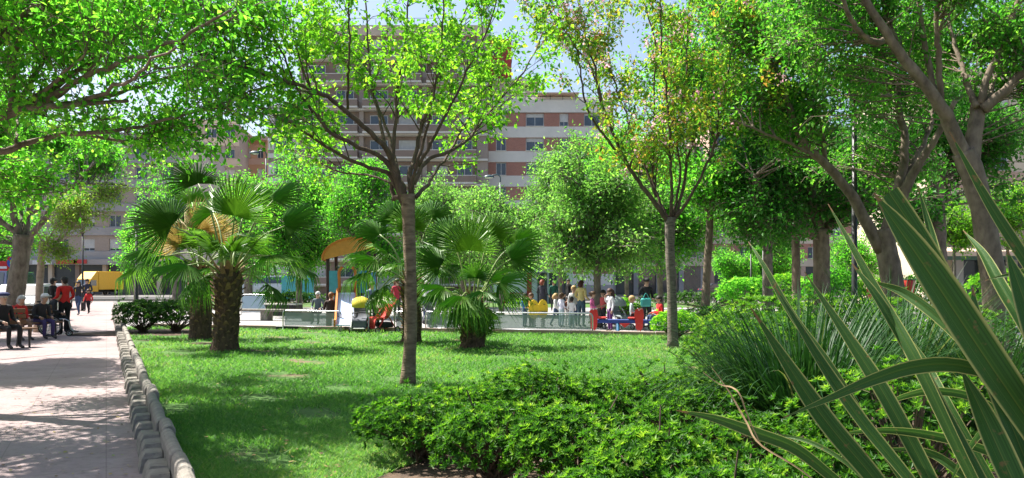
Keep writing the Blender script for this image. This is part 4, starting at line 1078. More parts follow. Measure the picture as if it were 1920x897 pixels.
def palm(label, x, d, trunk_top, r0, r1, hub_y, fans, seed, n_rand=8, boots=True, skirt=0, size=.9, tx=None):
    rg = np.random.default_rng(seed); base = G(x, d); tx = tx or x
    root = empty('fan_palm', base, 0, label, 'palm', 'fan palms on the lawn')
    top = P(tx, trunk_top, d) - base
    n = 14; p = smooth_line([(0, 0, -.05), top * .5 + np.array([.02, 0, 0]), top], n)
    r = np.interp(np.linspace(0, 1, n), [0, .12, .55, .85, 1], [r0 * 1.25, r0, r0 * .95, r1, r1 * .6])
    V, Q, T = tube(p, r, 16); V[:n * 16] += (V[:n * 16] - np.repeat(p, 16, 0)) * rg.normal(0, .05, (n * 16, 1))
    link('trunk', npmesh('trunk', V, [Q, T], False), M['bark_palm'], root)
    b = MB()                       # old leaf bases, in spirals up the trunk
    hgt = top[2]
    nb = int(hgt * 75)
    for i in range(nb):
        t = (i + .5) / nb; a = i * 2.39996; rr = np.interp(t, [0, .12, .55, .85, 1], [r0 * 1.15, r0 * 1.0, r0 * .98, r1, r1 * .7])
        c = np.array([0, 0, 0]) + top * t; ou = np.array([math.cos(a), math.sin(a), 0]); sd = np.array([-ou[1], ou[0], 0])
        L = rg.uniform(.10, .2) * (.45 + .8 * t); wv = rg.uniform(.045, .075); lift = rg.uniform(.2, .9) * (.4 + t)
        q0 = c + ou * rr * .9; q1 = q0 + (ou * (.35 + .5 * t) + np.array([0, 0, lift])) * L
        v = [q0 - sd * wv, q0 + sd * wv, q0 + np.array([0, 0, .05]) + ou * .02, q1 - sd * wv * .45, q1 + sd * wv * .45, q1 + np.array([0, 0, .03])]
        b.add(v, [[0, 1, 4, 3], [1, 2, 5, 4], [2, 0, 3, 5]], [[3, 4, 5]])
    o = b.build('leaf_bases', M['boot'], root); o['kind'] = 'stuff'
    crown = P(tx, hub_y, d) - base
    def frond(hub, R_, kind, fm, flat=None):
        R_ = R_ * .93; hub = np.array(hub, float); v = hub - crown; L = np.linalg.norm(v); hz = np.array([v[0], v[1], 0.0]); st = crown + nrm(hz + 1e-6) * min(.1, r1)
        rise = np.array([0, 0, .22 * L * (1 if v[2] > -.2 else 1.6)])
        pp = smooth_line([st, (st + hub) / 2 + rise * .7, hub], 9)
        Vt, Qt, Tt = tube(pp, np.linspace(.026, .013, 9), 5)
        pet = link('frond', npmesh('petiole', Vt, [Qt, Tt], True), M['petiole'], root)
        ax = nrm(pp[-1] - pp[-2]); up = np.array([0, 0, 1.0]) if flat is None else np.array(flat, float)
        nz = up - np.dot(up, ax) * ax
        if np.linalg.norm(nz) < .25: nz = -nrm(hz + np.array([0, -1e-3, 0])) - 0 * ax; nz = nz - np.dot(nz, ax) * ax
        nz = nrm(nz + rg.normal(0, .12, 3)); nz = nrm(nz - np.dot(nz, ax) * ax); xs = np.cross(ax, nz)
        f = link('fan', fm[kind], None, pet)
        Mx = Matrix(((xs[0] * R_, ax[0] * R_, nz[0] * R_, hub[0]), (xs[1] * R_, ax[1] * R_, nz[1] * R_, hub[1]), (xs[2] * R_, ax[2] * R_, nz[2] * R_, hub[2]), (0, 0, 0, 1)))
        f.matrix_local = Mx
    for (fx, fy, fd, R_, kind, flat, shade) in fans:
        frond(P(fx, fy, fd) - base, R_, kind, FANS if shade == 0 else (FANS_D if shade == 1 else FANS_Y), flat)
    for i in range(n_rand):
        a = i * 2.39996 + rg.random(); el = rg.uniform(-.25, 1.1); L = rg.uniform(.75, 1.15) * size
        frond(crown + L * np.array([math.cos(a) * math.cos(el), math.sin(a) * math.cos(el), math.sin(el)]), size * rg.uniform(.75, .95), int(rg.integers(0, 3)) if el > .2 else 3, FANS if rg.random() < .5 else FANS_D)
    for i in range(skirt):
        a = i * 2.39996 + rg.random(); el = rg.uniform(-1.0, -.3)
        frond(crown + .5 * size * np.array([math.cos(a) * math.cos(el), math.sin(a) * math.cos(el), math.sin(el)]), size * .7, 3, FANS_D if i % 2 else FANS)
    return root
FC = (0, -1, .15)      # fan turned to face the viewer's side
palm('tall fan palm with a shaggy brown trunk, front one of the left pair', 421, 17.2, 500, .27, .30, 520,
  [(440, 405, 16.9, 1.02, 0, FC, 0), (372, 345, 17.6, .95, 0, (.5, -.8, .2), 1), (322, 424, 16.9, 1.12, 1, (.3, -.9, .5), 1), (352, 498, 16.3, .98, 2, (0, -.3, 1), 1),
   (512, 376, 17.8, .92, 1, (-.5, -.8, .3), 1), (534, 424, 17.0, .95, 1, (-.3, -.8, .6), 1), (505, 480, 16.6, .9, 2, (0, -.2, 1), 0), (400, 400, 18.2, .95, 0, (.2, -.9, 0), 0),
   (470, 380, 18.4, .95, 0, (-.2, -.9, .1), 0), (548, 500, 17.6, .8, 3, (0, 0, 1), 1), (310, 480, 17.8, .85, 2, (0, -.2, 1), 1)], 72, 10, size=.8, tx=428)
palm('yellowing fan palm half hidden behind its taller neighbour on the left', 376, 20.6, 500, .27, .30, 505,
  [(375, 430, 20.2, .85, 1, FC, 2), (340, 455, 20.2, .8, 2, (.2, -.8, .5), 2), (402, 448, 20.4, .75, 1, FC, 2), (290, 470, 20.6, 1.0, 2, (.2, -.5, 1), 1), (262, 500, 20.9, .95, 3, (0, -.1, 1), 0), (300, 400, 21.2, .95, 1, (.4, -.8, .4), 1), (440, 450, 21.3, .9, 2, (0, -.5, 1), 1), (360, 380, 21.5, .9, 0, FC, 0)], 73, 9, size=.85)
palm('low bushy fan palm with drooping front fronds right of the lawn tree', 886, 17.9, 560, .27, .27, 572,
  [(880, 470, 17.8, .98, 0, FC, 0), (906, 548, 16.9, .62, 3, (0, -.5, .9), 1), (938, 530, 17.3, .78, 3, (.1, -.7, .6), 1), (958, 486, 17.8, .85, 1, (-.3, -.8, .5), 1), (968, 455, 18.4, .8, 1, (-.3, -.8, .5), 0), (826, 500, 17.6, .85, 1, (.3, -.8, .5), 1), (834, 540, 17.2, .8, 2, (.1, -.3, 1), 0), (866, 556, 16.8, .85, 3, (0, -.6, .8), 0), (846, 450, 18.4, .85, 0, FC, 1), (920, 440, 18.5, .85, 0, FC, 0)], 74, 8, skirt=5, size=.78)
palm('fan palm standing behind the trunk of the lawn tree', 771, 19.6, 520, .24, .26, 528,
  [(704, 486, 19.2, .9, 2, (.1, -.4, 1), 0), (690, 512, 19.6, .85, 3, (0, 0, 1), 1), (712, 440, 20.0, .9, 1, (.4, -.8, .4), 1), (812, 460, 19.2, .9, 1, (-.3, -.8, .4), 0), (838, 500, 19.4, .85, 2, (0, -.3, 1), 1), (770, 430, 20.0, .95, 0, FC, 0), (740, 410, 20.3, .9, 0, FC, 1), (810, 410, 20.5, .9, 0, FC, 1)], 75, 9, size=.8)

# ================================================================== shrubs
PITT = leaf_mat('leaf_pittosporum', [(0, (.016, .065, .009)), (.4, (.05, .155, .016)), (.7, (.13, .28, .027)), (1, (.26, .39, .045))], .45, .5, (1, 1.1, .5), .3)
HEDGE = leaf_mat('leaf_hedge', [(0, (.015, .06, .01)), (.5, (.04, .12, .018)), (1, (.12, .24, .035))], .3, .4)
def shrub(label, c, rad, n_ros, leaf_l, seed, mat_=None, k=10, group='clipped shrubs of the bed', lobes=5, asp=.36):
    rg = np.random.default_rng(seed); c = np.array(c, float); rad = np.array(rad, float); root = empty('shrub', (c[0], c[1], .02), 0, label, 'shrub', group)
    lob = rand_dirs(rg, lobes); lob[:, 2] = np.abs(lob[:, 2]) * .7
    u = rand_dirs(rg, n_ros); u[:, 2] = np.where(u[:, 2] < -.3, -u[:, 2], u[:, 2])
    bulge = 1 + .26 * np.max(np.exp(-6 * (1 - u @ lob.T)), axis=1) - .10 + .05 * np.sin(u[:, 0] * 9 + seed) * np.sin(u[:, 2] * 8 + u[:, 1] * 7)
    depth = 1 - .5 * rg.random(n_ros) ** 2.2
    h0 = rad[2] * .85
    pos = u * rad * (bulge * depth)[:, None]; pos[:, 2] = np.maximum(pos[:, 2] + h0, .04)
    shoot = rg.random(n_ros) < .06; pos[shoot] += u[shoot] * .08 + np.array([0, 0, .07])
    ax0 = nrm(u + np.array([0, 0, .7]) + rg.normal(0, .3, (n_ros, 3)))
    ref = nrm(rand_dirs(rg, n_ros)); e1 = nrm(np.cross(ax0, ref)); e2 = np.cross(ax0, e1)
    V, F, vv, off = [], [], [], 0
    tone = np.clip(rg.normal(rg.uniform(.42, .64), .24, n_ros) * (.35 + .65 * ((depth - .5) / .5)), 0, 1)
    for j in range(k):
        a = j * 2.39996 + rg.normal(0, .15, n_ros); tilt = (.35 + .75 * (k - j) / k)
        rad_dir = e1 * np.cos(a)[:, None] + e2 * np.sin(a)[:, None]
        ax = nrm(rad_dir * math.sin(tilt) + ax0 * math.cos(tilt) + rg.normal(0, .1, (n_ros, 3))); nn = nrm(ax0 * 1.0 - rad_dir * .4)
        L = leaf_l * rg.uniform(.65, 1.15, n_ros) * (1 - .3 * j / k)
        v_, f_ = leaf_geo(pos - ax0 * leaf_l * .05 * j * 0, ax, nn, L, L * asp)
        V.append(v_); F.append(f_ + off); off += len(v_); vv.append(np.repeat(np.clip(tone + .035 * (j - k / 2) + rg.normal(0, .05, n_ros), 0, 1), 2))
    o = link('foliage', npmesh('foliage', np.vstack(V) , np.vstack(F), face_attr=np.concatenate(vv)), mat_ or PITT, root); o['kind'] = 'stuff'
    b = MB()
    for q in pos[rg.permutation(n_ros)[:60]]: b.tube(smooth_line([(rg.normal(0, .05), rg.normal(0, .05), 0), q * .5 + np.array([0, 0, .05]), q], 5), np.linspace(.012, .004, 5), 4)
    o = b.build('stems', M['bark_dark'], root); o['kind'] = 'stuff'
    return root
SH = [ # label, pixel x, distance, radii, rosettes
 ('leafy green shrub at the left end of the front bed', 785, 6.6, (.55, .5, .29), 900), ('low shrub bulging towards the lawn tree', 875, 7.3, (.52, .48, .29), 700),
 ('tallest tufted shrub in the middle of the front row', 990, 7.2, (.52, .5, .40), 800), ('shrub right of the tufted middle one', 1120, 7.2, (.6, .55, .34), 800),
 ('dark-hearted shrub low in the front centre', 930, 5.8, (.52, .5, .33), 820), ('bright shrub at the bottom centre', 1075, 5.4, (.52, .5, .35), 900),
 ('shrub in front of the cherry tree', 1250, 7.2, (.6, .55, .36), 800), ('bright-tipped shrub at the bottom right of centre', 1230, 4.7, (.46, .42, .34), 820),
 ('large shrub rising beside the grass clump', 1392, 8.6, (.68, .65, .58), 900), ('near shrub under the fallen flax leaf', 1370, 4.1, (.42, .4, .30), 560),
 ('shrub at the bottom edge left of the flax', 1500, 3.7, (.42, .36, .27), 460), ('small shrub crossing the bottom edge of the picture', 1130, 4.5, (.4, .34, .24), 420),
 ('leafy shrub in front of the grass clump', 1420, 5.4, (.5, .45, .33), 560), ('low shrub between the grass clump and the flax', 1580, 4.7, (.5, .42, .30), 520), ('shrub filling the bed below the tall shrub', 1310, 6.2, (.5, .45, .36), 560),
 ('shadowed shrub behind the flax base', 1700, 5.0, (.7, .6, .55), 620)]
for i, (lab, x, d, rad, n) in enumerate(SH): shrub(lab, G(x, d), rad, n, .057 if d > 4.5 else .052, 100 + i)
SH2 = [('tall hedge shrub right of the cherry trunk', 1392, 12.2, (.85, .8, .58), 620), ('sunlit tall shrub before the slender trunk', 1440, 12.6, (1.1, .9, .70), 700), ('tall shrub below the stout dark trunk', 1560, 12.8, (1.1, .9, .72), 700), ('tall shrub below the leaning tree', 1680, 12.6, (1.1, .9, .68), 600), ('tall shrub at the far right behind the flax', 1830, 11.5, (1.0, .9, .6), 480),
 ('middle shrub peeping over the grass clump', 1480, 10.2, (.9, .7, .6), 520)]
for i, (lab, x, d, rad, n) in enumerate(SH2): shrub(lab, G(x, d), rad, n, .085, 130 + i, k=9, group='tall shrubs behind the grass clump')
shrub('round clipped shrub half behind the cherry trunk by the play area', G(1266, 20.6), (.68, .6, .42), 700, .08, 150, SPRING, k=9, group='shrubs by the play area')
shrub('small dark shrub behind the round clipped one', G(1330, 24.0), (.8, .6, .42), 420, .1, 151, HEDGE, k=8, group='shrubs by the play area')
for i, (lab, x, d, rad, n) in enumerate([('dark spreading shrub left of the left palms', 268, 23.6, (.85, .75, .52), 640), ('dark shrub hard against the left palm trunks', 330, 23.8, (.95, .8, .52), 640), ('yellow-flowering small bush behind the seesaw', 1163, 31, (.6, .5, .5), 260), ('low green bush beside the yellow one', 1190, 31, (.8, .5, .35), 260)]):
    shrub(lab, G(x, d), rad, n, .11, 160 + i, HEDGE if i != 2 else SPRING, k=8, group='shrubs around the play area')
for i, (x, d, L, lab) in enumerate(((520, 46, 7, 'long low hedge behind the benches'), (1330, 44, 8, 'long low hedge behind the seesaw'), (860, 48, 6, 'low hedge before the kiosk'))):
    shrub(lab, G(x, d), (L * .5, .6, .5), 620, .2, 170 + i, HEDGE, k=7, group='far low hedges', lobes=9)

for i, (x, d, lab) in enumerate(((1395, 40, 'bright bush at the left of the back hedge under the dark trees'), (1470, 41, 'second bright bush of the back hedge'), (1560, 39, 'bright bush behind the stout trunk'), (1650, 38, 'bright bush behind the leaning trunk'), (1745, 36, 'bright bush left of the thick right trunk'), (1880, 34, 'bright bush before the awning building'))):
    shrub(lab, G(x, d), (1.5, 1.0, .95 + .1 * (i % 3)), 560, .19, 180 + i, SPRING if i % 2 else FRESH, k=7, group='bright bushes at the back right', lobes=7)

# ornamental grass clump
def strap_clump(label, c, n, Lr, w, seed, spread=.5, mat_=None, name='grass_clump'):
    rg = np.random.default_rng(seed); root = empty(name, (c[0], c[1], .02), 0, label, 'grass clump', 'strappy grass clumps')
    seg = 8; a = rg.random(n) * 6.283; L = rg.uniform(*Lr, n); lean = rg.uniform(.1, .95, n); wv = w * rg.uniform(.7, 1.3, n)
    ou = np.stack([np.cos(a), np.sin(a), np.zeros(n)], -1); sd = np.stack([-np.sin(a), np.cos(a), np.zeros(n)], -1)
    st = np.stack([np.cos(a), np.sin(a), np.zeros(n)], -1) * (spread * np.sqrt(rg.random(n)))[:, None] + rg.normal(0, .05, (n, 3)) * [1, 1, 0]
    el0 = math.pi / 2 - lean * .5; bend = .6 + 1.7 * lean * rg.uniform(.7, 1.2, n)
    p = st.copy(); rows = []
    for k in range(seg + 1):
        t = k / seg; wk = wv * (1 - t ** 2.2) * .5 + .0006
        rows += [p - sd * wk[:, None], p + sd * wk[:, None]]
        el = el0 - bend * t ** 1.4
        p = p + (ou * np.cos(el)[:, None] + np.array([0, 0, 1.0]) * np.sin(el)[:, None]) * (L / seg)[:, None]
    V = np.stack(rows, 1); V[:, :, 2] = np.maximum(V[:, :, 2], .03); m = V.shape[1]
    F = np.array([[2 * k, 2 * k + 1, 2 * k + 3, 2 * k + 2] for k in range(seg)])
    F = (np.arange(n)[:, None, None] * m + F[None]).reshape(-1, 4)
    o = link('leaf_blades', npmesh('leaf_blades', V.reshape(-1, 3), F, True, face_attr=np.repeat(np.clip(rg.normal(.45, .22, n), 0, 1), seg)), mat_ or STRAP, root); o['kind'] = 'stuff'
    return root
STRAP = leaf_mat('leaf_strap', [(0, (.008, .036, .009)), (.5, (.018, .062, .015)), (.9, (.045, .11, .03)), (1, (.20, .21, .10))], .2, .5, (1, 1.1, .5), .25)
strap_clump('big dark clump of arching strap leaves left of the flax', G(1510, 6.8), 1500, (.9, 1.75), .015, 81, .55)
strap_clump('second strap-leaved clump right behind the first', G(1680, 8.2), 1200, (1.0, 1.9), .015, 82, .55)
strap_clump('loose strap-leaved clump between the flax leaves at far right', G(1850, 7.2), 600, (.9, 1.6), .015, 83, .5)

# variegated flax in the right foreground: every blade is a part
def flax_mat():
    m, t, out = new_mat('leaf_flax')
    at = node(t, 'ShaderNodeAttribute', attribute_name='across'); ab = node(t, 'ShaderNodeMath', operation='ABSOLUTE'); t.links.new(at.outputs['Fac'], ab.inputs[0])
    tc = node(t, 'ShaderNodeTexCoord'); nz = node(t, 'ShaderNodeTexNoise'); nz.inputs['Scale'].default_value = 5; nz.inputs['Detail'].default_value = 3
    t.links.new(tc.outputs['Object'], nz.inputs['Vector'])
    wv = node(t, 'ShaderNodeTexNoise', noise_dimensions='1D'); wv.inputs['Scale'].default_value = 9; wv.inputs['Detail'].default_value = 3
    t.links.new(at.outputs['Fac'], wv.inputs['W'])
    g = ramp(t, [(.3, (.022, .068, .012)), (.55, (.042, .115, .02)), (.75, (.085, .17, .034))]); t.links.new(wv.outputs['Fac'], g.inputs['Fac'])
    e = ramp(t, [(.83, (0, 0, 0)), (.93, (1, 1, 1))]); t.links.new(ab.outputs['Value'], e.inputs['Fac'])
    mx = node(t, 'ShaderNodeMix', data_type='RGBA'); t.links.new(e.outputs['Color'], mx.inputs['Factor']); t.links.new(g.outputs['Color'], mx.inputs['A']); mx.inputs['B'].default_value = (.38, .38, .13, 1)
    e2 = ramp(t, [(.0, (1, 1, 1)), (.045, (0, 0, 0))]); t.links.new(ab.outputs['Value'], e2.inputs['Fac'])
    mx2 = node(t, 'ShaderNodeMix', data_type='RGBA'); t.links.new(e2.outputs['Color'], mx2.inputs['Factor']); t.links.new(mx.outputs['Result'], mx2.inputs['A']); mx2.inputs['B'].default_value = (.12, .17, .03, 1)
    b = node(t, 'ShaderNodeBsdfPrincipled'); b.inputs['Roughness'].default_value = .45; b.inputs['Specular IOR Level'].default_value = .3
    al = node(t, 'ShaderNodeAttribute', attribute_name='along'); n5 = node(t, 'ShaderNodeTexNoise'); n5.inputs['Scale'].default_value = 18; n5.inputs['Detail'].default_value = 5
    t.links.new(tc.outputs['Object'], n5.inputs['Vector'])
    ad = node(t, 'ShaderNodeMath', operation='MULTIPLY_ADD'); t.links.new(n5.outputs['Fac'], ad.inputs[0]); ad.inputs[1].default_value = .16; t.links.new(al.outputs['Fac'], ad.inputs[2])
    rb = ramp(t, [(.985, (0, 0, 0)), (1.0, (1, 1, 1))])
    sb = node(t, 'ShaderNodeMath', operation='SUBTRACT'); t.links.new(ad.outputs['Value'], sb.inputs[0]); sb.inputs[1].default_value = .045; t.links.new(sb.outputs['Value'], rb.inputs['Fac'])
    sp5 = node(t, 'ShaderNodeTexNoise'); sp5.inputs['Scale'].default_value = 34; sp5.inputs['Detail'].default_value = 6; t.links.new(tc.outputs['Object'], sp5.inputs['Vector'])
    r5 = ramp(t, [(.64, (0, 0, 0)), (.72, (.75, .75, .75))]); t.links.new(sp5.outputs['Fac'], r5.inputs['Fac'])
    mxm = node(t, 'ShaderNodeMath', operation='MAXIMUM'); t.links.new(rb.outputs['Color'], mxm.inputs[0]); t.links.new(r5.outputs['Color'], mxm.inputs[1])
    mx3 = node(t, 'ShaderNodeMix', data_type='RGBA'); t.links.new(mxm.outputs['Value'], mx3.inputs['Factor']); t.links.new(mx2.outputs['Result'], mx3.inputs['A']); mx3.inputs['B'].default_value = (.20, .12, .05, 1); mx2 = mx3
    t.links.new(mx2.outputs['Result'], b.inputs['Base Color'])
    w2 = node(t, 'ShaderNodeTexNoise', noise_dimensions='1D'); w2.inputs['Scale'].default_value = 60; t.links.new(at.outputs['Fac'], w2.inputs['W'])
    bp = node(t, 'ShaderNodeBump'); bp.inputs['Strength'].default_value = .35; bp.inputs['Distance'].default_value = .003; t.links.new(w2.outputs['Fac'], bp.inputs['Height']); t.links.new(bp.outputs['Normal'], b.inputs['Normal'])
    tr = node(t, 'ShaderNodeBsdfTranslucent'); t.links.new(mx2.outputs['Result'], tr.inputs['Color'])
    ms = node(t, 'ShaderNodeMixShader'); ms.inputs['Fac'].default_value = .35
    t.links.new(b.outputs['BSDF'], ms.inputs[1]); t.links.new(tr.outputs['BSDF'], ms.inputs[2]); t.links.new(ms.outputs['Shader'], out.inputs['Surface'])
    return m
M['flax'] = flax_mat()
M['dry'] = mat('dry_leaf', (.42, .29, .16), (.28, .18, .09), 20, .8)
FB = G(1925, 2.0, 0.0)
flax = empty('flax_plant', (FB[0], FB[1], .02), 0, 'large variegated flax with sword-shaped striped leaves in the right foreground', 'plant')
def blade(pts, dd, w, twist=(0, 0), tip=.35, mt=None, name='leaf', face=None, vfold=.22, broken=False):
    """sword leaf: pixel midline with distances, greatest width in metres"""
    w = w * .66; n = 22; t0 = np.linspace(0, 1, len(pts)); ds = np.interp(t0, np.linspace(0, 1, len(dd)), dd)
    p = smooth_line([P(x, y, q) for (x, y), q in zip(pts, ds)], n); tan = nrm(np.gradient(p, axis=0)); t = np.linspace(0, 1, n)
    view = nrm(np.array([0, -1, .25]) if face is None else np.array(face, float))
    V, A, T_ = [], [], []; m = 9; ph = (pts[0][0] * .37 + pts[-1][1] * .73) % 6.28
    p = p + np.cross(tan, view) * (.006 * np.sin(t * 5 + ph) * t)[:, None] + view * (.008 * np.sin(t * 7 + ph * 2) * t)[:, None]
    for i in range(n):
        sd = nrm(np.cross(tan[i], view)); a = twist[0] + (twist[1] - twist[0]) * t[i]; up = np.cross(sd, tan[i])
        s_ = sd * math.cos(a) + up * math.sin(a); nn = np.cross(s_, tan[i])
        k = (.72 + .28 * min(1, t[i] / .4)) * (1 - max(0, (t[i] - (1 - tip)) / tip) ** 1.7 if not broken else 1 - .2 * t[i] ** 4)
        hw = max(w * .5 * k, .0012)
        for u in np.linspace(-1, 1, m):
            V.append(p[i] + s_ * hw * u - nn * (vfold * hw * (1 - abs(u)) - .06 * hw * math.sin(u * 6))); A.append(u); T_.append(t[i] * (.85 if broken else 1))
    F = np.array([[i * m + j, i * m + j + 1, (i + 1) * m + j + 1, (i + 1) * m + j] for i in range(n - 1) for j in range(m - 1)])
    me = npmesh('flax_leaf', np.array(V) - np.array([FB[0], FB[1], .02]), F, True, point_attr=A)
    q = me.attributes.new('along', 'FLOAT', 'POINT'); q.data.foreach_set('value', np.array(T_, np.float32))
    return link(name, me, mt or M['flax'], flax)
B0 = (1960, 1010)
for pts, dd, w, tw_, tip, br in [
  ([(2040, 960), (1960, 830), (1860, 680), (1760, 530), (1690, 430), (1640, 362)], (1.75, 1.6), .125, (.2, -.1), .5, 0),
  ([(2030, 960), (1940, 800), (1830, 630), (1750, 500), (1668, 362)], (1.85, 1.75), .085, (-.3, .1), .12, 1),
  ([(2010, 640), (1940, 515), (1860, 385), (1775, 250)], (1.9, 2.0), .045, (.5, .2), .5, 0),
  ([(1720, 1010), (1640, 897), (1560, 800), (1490, 705), (1402, 578)], (2.1, 2.25), .088, (.1, -.1), .45, 0),
  ([(1790, 1010), (1700, 890), (1610, 780), (1530, 670), (1448, 535)], (2.15, 2.4), .075, (-.5, -.2), .5, 0),
  ([(1760, 1000), (1660, 850), (1560, 690), (1485, 590), (1430, 500), (1400, 455)], (2.4, 2.8), .04, (.6, .4), .5, 0),
  ([(1800, 1010), (1735, 880), (1660, 740), (1590, 630), (1508, 510)], (2.3, 2.6), .078, (.25, 0), .5, 0),
  ([(1880, 1010), (1800, 850), (1720, 680), (1665, 580), (1600, 470), (1548, 385)], (2.0, 2.4), .055, (.9, .7), .6, 0),
  ([(1900, 1010), (1830, 880), (1760, 760), (1700, 650), (1640, 545), (1600, 490)], (2.05, 2.3), .075, (-.4, -.2), .5, 0),
  ([(2000, 740), (1920, 716), (1800, 686), (1720, 690), (1640, 715), (1560, 748), (1470, 782)], (1.75, 1.7), .052, (.9, -.3), .6, 0),
  ([(1640, 960), (1560, 895), (1490, 840), (1420, 812), (1340, 785), (1268, 772)], (2.3, 2.6), .066, (1.0, .5), .45, 0),
  ([(1700, 980), (1600, 880), (1530, 836), (1470, 818), (1390, 815)], (2.5, 2.8), .022, (.3, .2), .5, 0),
  ([(1900, 760), (1820, 660), (1750, 590), (1690, 545), (1630, 525)], (2.6, 3.0), .06, (1.1, .9), .4, 0),
  ([(1830, 620), (1770, 520), (1745, 430), (1716, 350)], (2.6, 2.8), .055, (.3, 0), .6, 0), ([(1840, 640), (1790, 540), (1752, 440), (1726, 362)], (2.7, 2.9), .04, (-.5, -.3), .6, 0),
  ([(2000, 760), (1920, 610), (1870, 530), (1838, 470), (1810, 430)], (2.3, 2.6), .06, (.4, .3), .6, 0), ([(1990, 480), (1940, 500), (1900, 515), (1845, 528)], (2.0, 2.2), .024, (.4, .2), .6, 0),
  ([(1990, 1010), (1920, 850), (1870, 720), (1840, 620), (1825, 540)], (1.7, 2.0), .105, (-.3, 0), .5, 0), ([(1950, 1010), (1900, 900), (1850, 780), (1800, 690)], (1.6, 1.8), .085, (.3, .1), .5, 0),
  ([(2060, 1000), (1990, 800), (1950, 640), (1920, 540), (1890, 470)], (1.6, 1.8), .1, (.2, 0), .5, 0),
  ([(1960, 900), (1860, 850), (1760, 822), (1660, 808), (1560, 812)], (2.2, 2.5), .05, (.9, .7), .5, 0), ([(1960, 960), (1820, 900), (1740, 850), (1650, 838)], (2.4, 2.6), .045, (.8, .5), .5, 0),
  ([(1960, 860), (1850, 760), (1760, 735), (1690, 745), (1640, 770)], (2.6, 2.9), .05, (.9, .6), .5, 0), ([(1860, 900), (1780, 760), (1740, 690), (1690, 620)], (2.9, 3.2), .05, (.5, .3), .6, 0),
  ([(1960, 700), (1900, 740), (1850, 800), (1800, 870), (1770, 940)], (2.3, 2.2), .045, (.4, .8), .5, 0)]:
    blade(pts, dd, w, tw_, tip, broken=bool(br))
blade([(1600, 960), (1500, 880), (1425, 832), (1400, 790), (1368, 738), (1330, 690)], (2.2, 2.4), .008, name='dry_stalk', mt=M['dry'])
blade([(1425, 832), (1402, 780), (1388, 740), (1372, 725), (1350, 720), (1318, 700)], (2.3, 2.4), .007, name='dry_stalk', mt=M['dry'])
# ================================================================== play area
def post_line(px, d, z0, z1): return G(px, d, z0), G(px, d, z1)
M['panel_glass'] = glass_mat('panel_glass', (.60, .64, .65), .3, .15)
M['panel_blue'] = glass_mat('panel_blue', (.42, .55, .66), .75, .2)
# low barriers of clear panels in steel hoops
def barrier(label, x0, x1, d, z1=.62, rz=0.0, glass='panel_glass', lettering=None, group='clear panel barriers'):
    a, b = G(x0, d), G(x1, d); c = (a + b) / 2; w = np.linalg.norm(b - a)
    r = empty('barrier', c, ea + rz, label, 'barrier', group)
    f = MB(); h = z1
    arc = [(-w / 2, 0, 0)] + [(-w / 2 + .09 * (1 - math.cos(t)), 0, h - .09 + .09 * math.sin(t)) for t in np.linspace(0, math.pi / 2, 5)]
    f.tube(arc + [(-x, y, z) for x, y, z in arc[::-1]], .021, 7)
    f.build('frame', M['steel'], r, smooth=True)
    MB().line((-w / 2, 0, .13), (w / 2, 0, .13), .015, 6).build('lower_rail', M['steel'], r, smooth=True)
    MB().box((0, 0, (h - .05 + .16) / 2), (w - .1, .012, h - .21)).build('panel', M[glass], r)
    for x in (-w / 2, w / 2): MB().box((x, 0, .025), (.12, .12, .02)).build('foot_plate', M['steel'], r)
    for x in (-w / 2 + .1, w / 2 - .1): MB().box((x, -.01, h * .6), (.04, .03, .06)).build('clamp', M['steel'], r)
    return r
barrier('clear panel barrier left of the slide, half in front of a seated woman', 524, 645, 24.6)
barrier('short clear panel barrier right of the red pushchair', 738, 792, 24.0)
barrier('clear panel barrier between the two middle palms', 796, 864, 23.8)
b_ = barrier('long clear panel barrier in front of the playing children', 902, 1112, 23.0)
barrier('blue panel barrier at the far left of the play area', 449, 502, 36.0, .95, glass='panel_blue', group='blue panel barriers')
pl = empty('planter', G(531, 35.5), ea, 'long dark planter with a white rim left of the slide', 'planter')
MB().box((0, 0, .26), (1.5, .5, .5), bev=.02).build('trough', M['black_metal'], pl)
MB().box((0, 0, .54), (1.6, .6, .07), bev=.01).build('rim', M['render_white'], pl)
MB().box((0, 0, .585), (1.4, .4, .02)).build('soil', M['soil'], pl)
bn = empty('bench', G(500, 31.0), ea, 'long pale concrete bench across the back left of the play area', 'bench')
MB().box((0, 0, .42), (4.2, .5, .09), bev=.015).build('seat', M['concrete'], bn)
for x in (-1.8, 0, 1.8): MB().box((x, 0, .19), (.3, .4, .38)).build('leg', M['concrete'], bn)

# slide tower
tw_d = 26.3
tower = empty('slide_tower', G(660, tw_d), 0, 'play tower with an orange barrel roof, blue panels and a metal slide', 'play tower')
O_, Bl = plain('play_orange', (.62, .20, .03), .45), plain('play_blue', (.03, .22, .50), .45)
Tq = plain('play_turquoise', (.10, .42, .50), .45)
hw, hd = .66, .6
for x in (-hw, hw):
    for y in (-hd, hd): MB().lathe([(.0, 0), (.06, 0), (.06, 2.45), (.05, 2.5), (0, 2.5)], (x, y, 0), 10).build('post', plain('play_dark', (.05, .03, .03), .5), tower, smooth=True)
MB().box((0, 0, 1.12), (1.4, 1.3, .08), bev=.01).build('deck', plain('play_dark', (.05, .03, .03), .5), tower)
MB().box((-.50, -hd - .02, 1.52), (.36, .03, .72), bev=.01).build('front_panel', Tq, tower)
MB().box((.48, -hd - .02, 1.52), (.40, .03, .72), bev=.01).build('front_panel', Bl, tower)
for x, m_ in ((-hw - .02, Tq), (hw + .02, Bl)): MB().box((x, 0, 1.52), (.03, 1.05, .72), bev=.01).build('side_panel', m_, tower)
arc = [(math.cos(a) * .86, math.sin(a) * .52) for a in np.linspace(0, math.pi, 13)]
